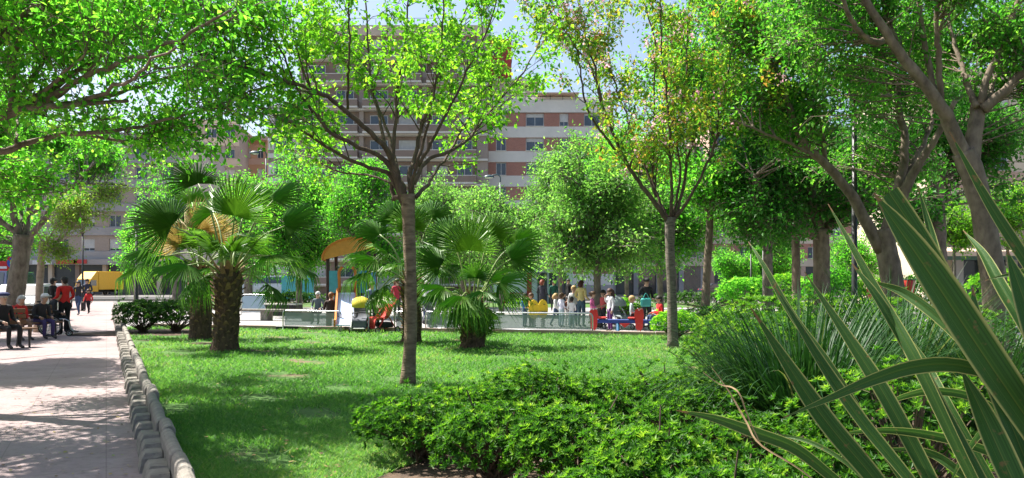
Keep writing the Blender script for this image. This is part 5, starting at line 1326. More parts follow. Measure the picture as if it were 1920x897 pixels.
inner = [(math.cos(a) * .80, math.sin(a) * .46) for a in np.linspace(math.pi, 0, 13)]
o = MB()
V = np.array([[y, -.78, z] for y, z in arc] + [[y, .78, z] for y, z in arc] + [[y, -.78, z] for y, z in inner[::-1]] + [[y, .78, z] for y, z in inner[::-1]])
Q = []
for i in range(12): Q += [[i, i + 1, 14 + i, 13 + i], [26 + i + 1, 26 + i, 39 + i, 39 + i + 1], [i, 26 + i, 26 + i + 1, i + 1], [13 + i, 13 + i + 1, 39 + i + 1, 39 + i]]
o.add(V, Q).build('roof', O_, tower, (-.08, 0, 2.42), (0, R(-14), R(8)), smooth=False)
gb = MB(); gb.prism([(math.cos(a) * .8, math.sin(a) * .46) for a in np.linspace(0, math.pi, 13)], -.74, -.70).build('gable', plain('play_orange2', (.68, .30, .05), .5), tower, (-.08, 0, 2.42), (0, R(-14), R(8)))
for x in (-.28, .24):
    MB().tube(smooth_line([(x, -.62, 1.15), (x, -.64, 1.55), (x, -.68, 1.85), (x * .6, -.7, 2.0)], 9), .05, 8).build('entry_rail', O_, tower, smooth=True)
# slide: bed with raised orange sides, running down to the viewer's right
ps = [(0, -.66, 1.16), (.03, -.95, 1.12), (.16, -1.75, .55), (.26, -2.25, .28), (.32, -2.65, .24)]
pth = smooth_line(ps, 14); sdv = np.array([.98, .16, 0])
bed = MB(); V = []
for p in pth:
    for u, h in ((-.27, .0), (.27, .0), (.27, -.03), (-.27, -.03)): V.append(p + sdv * u + np.array([0, 0, h]))
Q = [[i * 4 + k, i * 4 + (k + 1) % 4, (i + 1) * 4 + (k + 1) % 4, (i + 1) * 4 + k] for i in range(13) for k in range(4)]
slide = bed.add(np.array(V), Q + [[3, 2, 1, 0], [52, 53, 54, 55]]).build('slide', mat('slide_metal', (.50, .62, .80), (.42, .54, .72), 3, .3, metal=.25), tower, smooth=False)
for u in (-.30, .30):
    V = []
    for p in pth:
        for du, h in ((-.03, -.05), (.03, -.05), (.03, .15), (-.03, .15)): V.append(p + sdv * (u + du) + np.array([0, 0, h]))
    MB().add(np.array(V), Q + [[3, 2, 1, 0], [52, 53, 54, 55]]).build('slide_side', O_, slide)
for u in (-.2, .2): MB().line((.30 + u, -2.5, 0), (.30 + u, -2.5, .24), .025, 6).build('slide_leg', M['steel'], slide)
for i in range(5): MB().line((-.25, .75 + .0, .2 + i * .2), (.25, .75, .2 + i * .2), .02, 6).build('ladder_rung', M['steel'], tower)

# red and blue seesaw
ss = empty('seesaw', G(1172, 23.4), ea, 'blue-beamed seesaw with red shaped boards at the right of the play area', 'seesaw')
Rd, Nv = plain('play_red', (.50, .03, .025), .45), plain('play_navy', (.02, .05, .24), .45)
MB().box((0, 0, .36), (2.0, .12, .12), bev=.02).build('beam', Nv, ss)
MB().lathe([(0, 0), (.11, 0), (.11, .03), (.06, .05), (.06, .32), (0, .32)], (-.22, 0, 0), 10).build('pivot', plain('play_teal', (.03, .16, .30), .5), ss, smooth=True)
shape = [(-.14, .18), (-.04, .08), (.0, .12), (.06, .06), (.15, .2), (.17, .46), (.2, .62), (.16, .82), (.05, .88), (-.06, .86), (-.17, .8), (-.2, .6), (-.16, .44)]
for x, s_ in ((-.92, .85), (.42, .88)):
    bo = MB().prism([(x + a * s_ * .8, .02 + b * s_ * .95) for a, b in shape], -.11, -.07).build('shaped_board', Rd, ss)
    MB().ball((x, -.112, .70), (.022, .012, .022), 8, 5).build('bolt', M['steel'], bo)
    MB().box((x + (.25 if x < 0 else -.2), .02, .46), (.26, .26, .05), bev=.015).build('seat', Rd, ss)
    MB().line((x + .05, -.18, .72), (x + .05, .2, .72), .018, 6).build('handle', M['steel'], ss)
MB().prism([(-.16, .0), (0, -.12), (.16, 0)], -.11, -.07).build('low_board', Rd, ss, (-.02 + .02, 0, .3))

# two yellow spring rockers
for i, (x, lab) in enumerate(((1001, 'left one of the two yellow spring riders behind the long clear barrier'), (1018, 'right one of the two yellow spring riders behind the long clear barrier'))):
    rk = empty('spring_rider', G(x, 26.0 + .3 * i), .2, lab, 'spring rider', 'yellow spring riders')
    MB().prism([(-.12 + .17 * math.cos(a) + .12, .62 + .32 * math.sin(a)) for a in np.linspace(0, 2 * math.pi, 16, endpoint=False)], -.03, .03).build('body', plain('play_yellow', (.72, .52, .02), .45), rk)
    sp = MB(); tt = np.linspace(0, 8 * math.pi, 50); sp.tube(np.stack([.07 * np.cos(tt), .07 * np.sin(tt), .03 + tt / (8 * math.pi) * .28], -1), .014, 5); sp.build('spring', M['black_metal'], rk, smooth=True)
    MB().box((-.02, 0, .52), (.3, .2, .03), bev=.01).build('seat', plain('play_navy', (.02, .05, .24)), rk)
    MB().line((.02, -.16, .78), (.02, .16, .78), .014, 6).build('handle', M['black_metal'], rk)

# ------------------------------------------------------------------ wheels, pushchairs, wheelchair
def wheel(parent, c, r, w, axis=0, spokes=8, hub=None):
    t = MB().ring((0, 0, 0), r - w / 2, w / 2, axis, 24, 6).build('wheel', M['rubber'], parent, c, smooth=True)
    s = MB(); s.ring((0, 0, 0), r - w * 1.2, w * .25, axis, 20, 5)
    for k in range(spokes):
        a = 2 * math.pi * k / spokes; v = [0, 0, 0]; q = [i for i in range(3) if i != axis]; v[q[0]], v[q[1]] = math.cos(a) * (r - w), math.sin(a) * (r - w)
        s.line((0, 0, 0), v, w * .1, 4)
    s.ball((0, 0, 0), w * .6, 8, 5); s.build('rim', M['steel'], t); return t
def pushchair(label, x, d, rz, c_hood, c_seat, c_frame, tilt=0):
    r = empty('pushchair', G(x, d), rz, label, 'pushchair', 'pushchairs by the slide'); fr = plain('pf_' + c_frame, dict(white=(.7, .72, .66), grey=(.35, .36, .38), red=(.55, .04, .04))[c_frame], .4)
    for sx_ in (-.25, .25):
        MB().tube(smooth_line([(sx_, -.32, .1), (sx_, -.1, .42), (sx_, .22, .78), (sx_, .36, 1.0)], 9), .02, 6).build('frame', fr, r, smooth=True)
        MB().tube([(sx_, .34, .1), (sx_, .1, .45), (sx_, -.02, .6)], .018, 6).build('rear_strut', fr, r, smooth=True)
        for y in (-.34, .36): wheel(r, (sx_ + (.03 if sx_ > 0 else -.03), y, .1), .1, .035, 0, 5)
    MB().line((-.25, .36, 1.0), (.25, .36, 1.0), .02, 6).build('handle', M['rubber'], r)
    V = [];
    pr = smooth_line([(0, -.38, .2), (0, -.34, .42), (0, .02, .44), (0, .2, .62), (0, .28, .86)], 12)
    for k, p in enumerate(pr):
        for u, h in ((-.22, .05), (-.17, 0), (.17, 0), (.22, .05), (.2, -.03), (-.2, -.03)): V.append(p + np.array([u, 0, h]))
    Q = [[i * 6 + k, i * 6 + (k + 1) % 6, (i + 1) * 6 + (k + 1) % 6, (i + 1) * 6 + k] for i in range(11) for k in range(6)]
    MB().add(np.array(V), Q).build('seat', plain('ps_' + label[:9], c_seat, .8), r, smooth=True)
    h = MB(); sh = []
    for a in np.linspace(-.2, 1.75, 8):
        for b_ in np.linspace(-1, 1, 9): sh.append((.25 * b_, .14 - .30 * math.sin(a) * (1 - .25 * b_ * b_), .80 + .28 * math.cos(a) * math.sqrt(max(.05, 1 - .6 * b_ * b_))))
    h.add(np.array(sh), [[i * 9 + j, i * 9 + j + 1, (i + 1) * 9 + j + 1, (i + 1) * 9 + j] for i in range(7) for j in range(8)])
    h.build('hood', plain('ph_' + label[:9], c_hood, .75), r, smooth=True)
    MB().tube(smooth_line([(-.22, -.2, .60), (0, -.36, .62), (.22, -.2, .60)], 7), .018, 6).build('bumper_bar', M['rubber'], r, smooth=True)
    MB().box((0, .1, .24), (.38, .4, .16), bev=.03).build('basket', plain('pb', (.03, .03, .035), .9), r)
    MB().box((0, -.42, .16), (.34, .12, .03), bev=.01).build('footrest', fr, r)
    return r
pushchair('yellow hooded pushchair with a white frame in front of the slide', 676, 23.6, .1, (.62, .50, .03), (.10, .11, .13), 'white')
pushchair('red and cream patterned pushchair tilted back beside the yellow one', 716, 23.7, -.8, (.65, .58, .42), (.55, .05, .04), 'red')
pushchair('grey pushchair behind the middle clear barrier', 812, 25.5, .9, (.28, .26, .33), (.16, .15, .2), 'grey')
pushchair('grey-green pushchair standing behind the seesaw', 1160, 25.2, .6, (.28, .33, .32), (.2, .24, .24), 'grey')

wc = empty('wheelchair', G(98, 22.3), R(118), 'wheelchair with large spoked wheels pushed by the person in red', 'wheelchair')
for sx_ in (-.29, .29):
    wheel(wc, (sx_, .05, .3), .3, .035, 0, 16)
    wheel(wc, (sx_ * .85, -.42, .09), .09, .03, 0, 5)
    MB().tube(smooth_line([(sx_ * .9, .22, .95), (sx_ * .9, .2, .5), (sx_ * .9, -.05, .48), (sx_ * .9, -.38, .46), (sx_ * .85, -.45, .2), (sx_ * .85, -.55, .12)], 12), .016, 6).build('side_frame', M['steel'], wc, smooth=True)
    MB().line((sx_ * .9, .22, .95), (sx_ * .9, .36, .97), .02, 6).build('push_handle', M['rubber'], wc)
    MB().box((sx_ * .95, 0, .7), (.05, .32, .04), bev=.012).build('armrest', M['rubber'], wc)
    MB().box((sx_ * .45, -.58, .11), (.16, .14, .02)).build('footplate', M['rubber'], wc)
MB().box((0, -.05, .49), (.5, .45, .05), bev=.02).build('seat', plain('wc_cloth', (.03, .035, .05), .8), wc)
MB().box((0, .21, .74), (.5, .03, .45), bev=.012).build('backrest', plain('wc_cloth', (.03, .035, .05), .8), wc)

# benches of the seated people
def park_bench(label, x, d, rz, L=1.8):
    r = empty('park_bench', G(x, d), rz, label, 'bench', 'benches along the path'); w_ = plain('bench_wood', (.16, .085, .045), .7)
    for k in range(4): MB().box((0, -.16 + k * .115, .44), (L, .1, .035), bev=.008).build('seat_slat', w_, r)
    for k in range(3): MB().box((0, .26 + .02 * k, .58 + k * .13), (L, .03, .1), bev=.008).build('back_slat', w_, r)
    for x_ in (-L / 2 + .2, L / 2 - .2):
        MB().tube([(x_, -.2, 0), (x_, -.18, .42), (x_, .2, .42), (x_, .34, .92)], .022, 6).build('leg_frame', M['black_metal'], r)
        MB().line((x_, .2, .42), (x_, .3, 0), .022, 6).build('rear_leg', M['black_metal'], r)
    return r
park_bench('slatted bench at the left edge under the man in a beret', 8, 18.05, R(62), 1.3)
park_bench('slatted bench under the person in the red jacket', 54, 20.8, R(62), 1.6)

# lamp posts, poles, signs, bins
def street_lamp(label, x, d, ytop, side, m_='lamp_blue', group='curved street lamps'):
    z = P(x, ytop, d)[2]; r = empty('street_lamp', G(x, d), 0, label, 'street lamp', group)
    MB().lathe([(0, 0), (.13, 0), (.13, .5), (.07, .6), (.055, z - .5), (0, z - .5)], (0, 0, 0), 10).build('pole', M[m_], r, smooth=True)
    MB().tube(smooth_line([(0, 0, z - .52), (0, 0, z - .1), (side * .25, 0, z + .1), (side * .7, 0, z)], 10), .045, 7).build('arm', M[m_], r, smooth=True)
    MB().ball((side * .85, 0, z - .12), (.42, .26, .2), 12, 6, zmin=0).build('lamp_head', M[m_], r, smooth=True)
    MB().ball((side * .85, 0, z - .12), (.32, .2, -.1), 10, 5, zmin=0).build('lens', plain('lens', (.6, .62, .6), .3), r, smooth=True)
    return r
street_lamp('curved street lamp before the white and brick block', 938, 60, 330, -1)
street_lamp('curved street lamp above the left palm before the orange block', 499, 60, 285, -1)
def column(label, x, d, ytop, r_=.07, name='lamp_column'):
    z = P(x, ytop, d)[2]; r = empty(name, G(x, d), 0, label, 'pole', 'dark poles')
    MB().lathe([(0, 0), (r_ * 1.7, 0), (r_ * 1.7, .4), (r_ * 1.2, .5), (r_, .55), (r_ * .85, z), (0, z)], (0, 0, 0), 12).build('pole', M['black_metal'], r, smooth=True)
    MB().lathe([(0, 0), (r_ * 2.6, 0), (r_ * 2.6, .025), (0, .025)], (0, 0, .02), 12).build('base_plate', M['black_metal'], r)
    MB().lathe([(0, z - .02), (r_ * 1.4, z), (r_ * 2.2, z + .35), (r_ * 1.2, z + .5), (0, z + .52)], (0, 0, 0), 12).build('lantern', M['black_metal'], r, smooth=True)
    return r
column('thick black lamp column before the leaning tree on the right', 1602, 19.0, 190, .07)
column('thin dark pole beside the yellow lorry', 155, 42, 440, .05); column('dark pole behind the left palms', 256, 32, 430, .05)
column('left thin pole before the pink apartment front', 1408, 40, 470, .045); column('right thin pole before the pink apartment front', 1431, 38, 468, .05)
def sign(label, x, y, d, r_, kind):
    c = P(x, y, d); r = empty('traffic_sign', G(x, d), 0, label, 'sign', 'round traffic signs at the road')
    MB().line((0, .03, 0), (0, .03, c[2] + r_), .03, 8).build('post', M['steel'], r)
    def disc(rr, y0, y1, m_, nm, par=r): return MB().prism([(rr * math.cos(a), c[2] + rr * math.sin(a)) for a in np.linspace(0, 2 * math.pi, 24, endpoint=False)], y0, y1).build(nm, m_, par)
    f = disc(r_, -.02, 0, plain('sign_red', (.55, .02, .02), .4), 'sign_plate')
    if kind == 'entry': MB().box((0, -.026, c[2]), (r_ * 1.5, .008, r_ * .36)).build('white_bar', plain('sign_white', (.8, .8, .8), .4), f)
    else:
        disc(r_ * .78, -.027, -.021, plain('sign_blue', (.02, .08, .42), .4), 'blue_disc', f)
        MB().box((0, 0, 0), (r_ * 1.6, .006, r_ * .2)).build('red_bar', plain('sign_red', (.55, .02, .02), .4), f, (0, -.031, c[2]), (0, R(45), 0))
    return r
sign('red no-entry sign with a white bar at the left edge', 4, 502, 36, .30, 'entry')
sign('blue no-parking sign with a red rim beside the left trunk', 24, 493, 34, .30, 'park')
def bin_(label, x, d, c):
    r = empty('litter_bin', G(x, d), 0, label, 'litter bin', 'red litter bins'); MB().line((0, .18, 0), (0, .18, 1.25), .03, 8).build('post', M['black_metal'], r)
    MB().lathe([(0, .62), (.17, .64), (.21, .9), (.22, 1.12), (.19, 1.13), (.17, .8), (0, .78)], (0, 0, 0), 14).build('basket', plain('bin_red', c, .5), r, smooth=True)
    MB().ring((0, 0, 1.12), .215, .015, 2, 18, 5).build('rim', M['black_metal'], r); return r
b1 = bin_('red litter bin left of the big flax leaf', 1698, 20.5, (.55, .03, .02)); b2 = bin_('red litter bin beside the leaning trunk', 1640, 23.0, (.55, .03, .02))
b1.location.z = .45; b2.location.z = .35
for b in (b1, b2):
    hh = b.location.z; MB().box((0, .1, -hh / 2), (.5, .5, hh)).build('plinth', M['concrete'], b)

# ------------------------------------------------------------------ vehicles
def car(label, x, d, rz, col, L=4.1, W=1.7, H=1.45, van=False, name='parked_car', cat='car', group='parked cars', key=None):
    r = empty(name, G(x, d), rz, label, cat, group); m_ = plain('paint_' + (key or label[:14]), col, .25, coat=.6)
    if van: prof = [(-.5, .22), (-.5, .62), (-.47, .95), (-.46, 1.0), (.24, 1.0), (.36, .64), (.48, .56), (.5, .42), (.5, .22)]
    else: prof = [(-.5, .25), (-.5, .55), (-.47, .66), (-.36, .70), (-.24, .96), (-.1, 1.0), (.08, .98), (.23, .70), (.42, .62), (.49, .52), (.5, .25)]
    o = np.array(prof) * np.array([L, H]); n = len(o)
    V = []
    for y, s_, zs in ((-W / 2, 1, 0), (-W / 2 + .02, 1, 1), (W / 2 - .02, 1, 1), (W / 2, 1, 0)):
        q = o.copy(); hi = np.clip((q[:, 1] - .62 * H) / (.38 * H), 0, 1); yy = y * (1 - .17 * hi)
        if not zs: q = q * np.array([.985, 1]) ; q[:, 1] = np.where(q[:, 1] > .9 * H, q[:, 1] - .05, q[:, 1])
        V.append(np.stack([q[:, 0], yy, q[:, 1]], -1))
    V = np.vstack(V + [[[0, -W / 2, H * .45]], [[0, W / 2, H * .45]]]); k = np.arange(n); k1 = (k + 1) % n
    Q = np.vstack([np.stack([i * n + k, i * n + k1, (i + 1) * n + k1, (i + 1) * n + k], -1) for i in range(3)])
    T = np.vstack([np.stack([k1, k, np.full(n, 4 * n)], -1), np.stack([3 * n + k, 3 * n + k1, np.full(n, 4 * n + 1)], -1)])
    body = link('body', npmesh('body', V, [Q, T], False), m_, r)
    for sgn in (-1, 1):
        yb = sgn * (W / 2 * .985)
        zs0, zs1 = .68 * H, .93 * H
        ya, yb2 = sgn * (W / 2 * (1 - .17 * .16) + .006), sgn * (W / 2 * (1 - .17 * .82) + .006)
        for (a, b, a2, b2) in (((-.30, -.05, -.22, -.05), (-.03, .2, -.03, .1)) if not van else ((-.40, -.02, -.40, -.02), (.0, .32, .0, .24))):
            vv = np.array([[a * L, ya, zs0], [b * L, ya, zs0], [b2 * L, yb2, zs1], [a2 * L, yb2, zs1]]); vi = vv - np.array([0, sgn * .02, 0])
            MB().add(np.vstack([vv, vi]), [[0, 1, 2, 3], [7, 6, 5, 4], [0, 4, 5, 1], [1, 5, 6, 2], [2, 6, 7, 3], [3, 7, 4, 0]]).build('side_window', M['pane'], body)
        for xw in (-.31 * L, .31 * L):
            w_ = wheel(r, (xw, sgn * (W / 2 - .06), .31), .31, .17, 1, 6)
        MB().box((.485 * L, sgn * W * .36, .5 * H), (.1, .3, .12), bev=.03).build('headlight', plain('lens', (.6, .62, .6), .3), body)
        MB().box((-.49 * L, sgn * W * .38, .55 * H), (.08, .2, .16), bev=.02).build('tail_light', plain('sign_red', (.55, .02, .02)), body)
    fx0, fz0, fx1, fz1 = (.225 * L + .03, .71 * H, .09 * L + .02, .965 * H) if not van else (.35 * L + .03, .66 * H, .25 * L + .03, .97 * H)
    rx0, rz0, rx1, rz1 = (-.355 * L - .03, .71 * H, -.245 * L - .02, .945 * H) if not van else (-.468 * L - .03, .66 * H, -.462 * L - .03, .93 * H)
    for nm, (xa, za, xb, zb) in (('windscreen', (fx0, fz0, fx1, fz1)), ('rear_window', (rx0, rz0, rx1, rz1))):
        wa, wb = W * .42, W * .37; vv = np.array([[xa, -wa, za], [xa, wa, za], [xb, wb, zb], [xb, -wb, zb]]); vi = vv - np.array([.04 * np.sign(xa), 0, .02])
        MB().add(np.vstack([vv, vi]), [[0, 1, 2, 3], [7, 6, 5, 4], [0, 4, 5, 1], [1, 5, 6, 2], [2, 6, 7, 3], [3, 7, 4, 0]]).build(nm, M['pane'], body)
    for xe in (.5 * L, -.5 * L): MB().box((xe, 0, .36 * H), (.12, W * .94, .16), bev=.04).build('bumper', plain('bumper', (.05, .05, .055), .6), body)
    return r
car('white car parked behind the seated people', 48, 30.0, R(-75), (.72, .73, .74)); car('dark blue van at the left edge behind the seated people', -8, 31.5, R(-75), (.02, .035, .10), 4.6, 1.8, 1.95, True)
car('dark green-grey car parked behind the young tree', 62, 37, R(-70), (.03, .05, .05)); car('light blue-grey car parked beyond the young tree', 98, 44, R(-65), (.35, .42, .48))
pk = car('white pickup-like van behind the benches on the left', 505, 69, 0, (.75, .76, .77), 5.2, 1.8, 2.1, True)
for i, x in enumerate((1352, 1385, 1418)): car(('leftmost', 'middle', 'rightmost')[i] + ' of the dark cars parked before the pink front', x, 76 + .3 * i, 0, ((.03, .035, .06), (.05, .05, .06), (.02, .02, .03))[i], key=f'dk{i}')
car('silver car parked before the kiosk wall', 1010, 72, R(180), (.45, .47, .5)); car('dark car behind the left palm trunks', 470, 73, 0, (.04, .05, .07), key='dkx')
# yellow lorry
lo = empty('lorry', G(185, 92), R(-105), 'yellow box lorry parked at the end of the path', 'lorry'); Ye = plain('lorry_yellow', (.72, .40, .015), .35)
MB().box((-1.1, 0, 2.05), (4.6, 2.3, 2.5), bev=.05).build('cargo_box', Ye, lo)
cab = MB().prism([(1.25, .55), (2.95, .55), (3.0, 1.25), (2.6, 2.25), (1.6, 3.25), (1.25, 3.3)], -1.1, 1.1).build('cab', Ye, lo)
V = np.array([[3.02, -.95, 1.32], [3.02, .95, 1.32], [2.66, .9, 2.18], [2.66, -.9, 2.18]]); vi = V - np.array([.06, 0, .02])
MB().add(np.vstack([V, vi]), [[0, 1, 2, 3], [7, 6, 5, 4], [0, 4, 5, 1], [1, 5, 6, 2], [2, 6, 7, 3], [3, 7, 4, 0]]).build('windscreen', M['pane_blue'], cab)
for s_ in (-1, 1):
    MB().prism([(1.6, 1.35), (2.85, 1.35), (2.55, 2.1), (1.6, 2.1)], s_ * 1.1 - .01, s_ * 1.1 + .02 if s_ > 0 else s_ * 1.1 + .01).build('side_window', M['pane'], cab)
    MB().box((2.9, s_ * 1.28, 1.7), (.1, .2, .45), bev=.03).build('mirror', M['rubber'], cab)
    MB().box((2.98, s_ * .8, .85), (.1, .3, .18), bev=.03).build('headlight', plain('lens', (.6, .62, .6)), cab)
    for x in (2.2, -2.2): wheel(lo, (x, s_ * .95, .42), .42, .22, 1, 6)
MB().box((-.3, 0, .62), (6.2, .9, .3)).build('chassis', M['rubber'], lo)
lo.scale = (.84, .84, .84)
# teal banner wall behind the slide
tb = empty('site_screen', G(558, 64), 0, 'turquoise screen standing behind the benches', 'screen')
MB().box((0, 0, 1.1), (2.6, .05, 1.9)).build('sheet', Tq, tb)
for x in (-1.28, 1.28): MB().line((x, .06, 0), (x, .06, 2.2), .04, 6).build('post', M['steel'], tb)
tb2 = empty('site_screen', G(765, 60), 0, 'pale green glass screen behind the pushchairs', 'screen')
MB().box((0, 0, 1.2), (4.6, .04, 1.3)).build('sheet', M['panel_glass'], tb2)
for x in (-2.3, 0, 2.3): MB().line((x, .06, 0), (x, .06, 1.95), .04, 6).build('post', M['steel'], tb2)
# ================================================================== people
BONES = [('pelvis', 'waist', 'T'), ('waist', 'chest', 'T'), ('chest', 'neck', 'T'), ('neck', 'jaw', 'S'), ('jaw', 'head', 'S'), ('head', 'crown', 'S')]
for s_ in 'lr':
    BONES += [('chest', 'sh' + s_, 'T'), ('sh' + s_, 'el' + s_, 'T'), ('el' + s_, 'wr' + s_, 'F'), ('wr' + s_, 'ha' + s_, 'S'),
              ('pelvis', 'hi' + s_, 'B'), ('hi' + s_, 'kn' + s_, 'B'), ('kn' + s_, 'an' + s_, 'C'), ('an' + s_, 'to' + s_, 'H')]
RAD = dict(pelvis=(.15, .115), waist=(.135, .10), chest=(.155, .105), neck=(.058, .058), jaw=(.062, .07), head=(.082, .098), crown=(.06, .07), sh=(.062, .062), el=(.046, .046), wr=(.032, .036), ha=(.034, .02), hi=(.09, .095), kn=(.06, .064), an=(.042, .045), to=(.036, .03))
def joints(pose, rg, wide=1.0):
    J = dict(pelvis=(0, 0, .93), waist=(0, .005, 1.10), chest=(0, .01, 1.31), neck=(0, .01, 1.46), jaw=(0, -.02, 1.525), head=(0, -.012, 1.60), crown=(0, 0, 1.665))
    for s_, k in (('l', 1), ('r', -1)):
        J['sh' + s_] = (.175 * k, .01, 1.40); J['el' + s_] = (.235 * k, .03, 1.12); J['wr' + s_] = (.25 * k, -.05, .87); J['ha' + s_] = (.25 * k, -.07, .78)
        J['hi' + s_] = (.09 * k, 0, .87); J['kn' + s_] = (.10 * k, -.02, .49); J['an' + s_] = (.105 * k, .02, .085); J['to' + s_] = (.115 * k, -.14, .04)
    if pose == 'walk':
        for s_, k in (('l', 1), ('r', -1)):
            J['kn' + s_] = (.09 * k, -.14 * k - .05, .50); J['an' + s_] = (.09 * k, -.22 * k + .06, .10 if k > 0 else .13); J['to' + s_] = (.1 * k, -.22 * k - .10, .045)
            J['el' + s_] = (.23 * k, .10 * k + .02, 1.13); J['wr' + s_] = (.24 * k, .13 * k - .12, .90); J['ha' + s_] = (.24 * k, .15 * k - .17, .82)
    if pose in ('hold', 'push', 'phone'):
        for s_, k in (('l', 1), ('r', -1)):
            z = 1.02 if pose != 'phone' else 1.2
            J['el' + s_] = (.24 * k, .06, 1.13); J['wr' + s_] = (.17 * k if pose != 'push' else .24 * k, -.2, z); J['ha' + s_] = (.10 * k if pose != 'push' else .23 * k, -.28, z + .02)
    if pose == 'up':
        J['elr'] = (-.26, -.05, 1.2); J['wrr'] = (-.16, -.16, 1.42); J['har'] = (-.10, -.14, 1.5)
    if pose in ('sit', 'sitlean'):
        dz = -.43
        for n in ('pelvis', 'waist', 'chest', 'neck', 'jaw', 'head', 'crown', 'shl', 'shr', 'ell', 'elr'): J[n] = (J[n][0], J[n][1] + .1, J[n][2] + dz)
        if pose == 'sitlean':
            for n, y in (('waist', -.03), ('chest', -.13), ('neck', -.2), ('jaw', -.27), ('head', -.27), ('crown', -.26), ('shl', -.14), ('shr', -.14), ('ell', -.14), ('elr', -.14)): J[n] = (J[n][0], J[n][1] + y, J[n][2] - .02)
        for s_, k in (('l', 1), ('r', -1)):
            J['hi' + s_] = (.09 * k, .06, .47); J['kn' + s_] = (.12 * k, -.36, .51); J['an' + s_] = (.12 * k, -.36 + .03, .09); J['to' + s_] = (.13 * k, -.50, .04)
            J['wr' + s_] = (.17 * k, -.22, .62); J['ha' + s_] = (.14 * k, -.30, .585)
    return {k: np.array(v, float) for k, v in J.items()}
def build_person(label, x, d, H, pose, rz, top, bottom, hair=(.03, .02, .015), skin=(.48, .30, .21), style='short', long_sleeve=True, shorts=False, z=0.0, child=False, hat=None, skirt=None, group=None, loc=None, seed=0):
    rg = np.random.default_rng(seed + int(x)); J = joints(pose, rg); s = H / 1.74
    if child:      # bigger head, shorter limbs
        c = J['jaw'].copy()
        for n in ('jaw', 'head', 'crown'): J[n] = J['neck'] + (J[n] - J['neck']) * 1.35
    names = list(J); idx = {n: i for i, n in enumerate(names)}
    me = bpy.data.meshes.new('body'); me.from_pydata([tuple(J[n] * s) for n in names], [(idx[a], idx[b]) for a, b, _ in BONES], [])
    o = bpy.data.objects.new('tmp', me); COL.objects.link(o)
    o.modifiers.new('skin', 'SKIN'); sub = o.modifiers.new('sub', 'SUBSURF'); sub.levels = 1; sub.render_levels = 1
    sv = me.skin_vertices[0].data
    for n in names:
        r = RAD.get(n) or RAD[n[:-1]]; k = s * (1.3 if child and n in ('jaw', 'head', 'crown') else (1.1 if child else 1.0))
        sv[idx[n]].radius = (r[0] * k, r[1] * k); sv[idx[n]].use_root = n == 'pelvis'
    return dict(o=o, J=J, s=s, args=(label, x, d, H, pose, rz, top, bottom, hair, skin, style, long_sleeve, shorts, z, child, hat, skirt, group, loc))
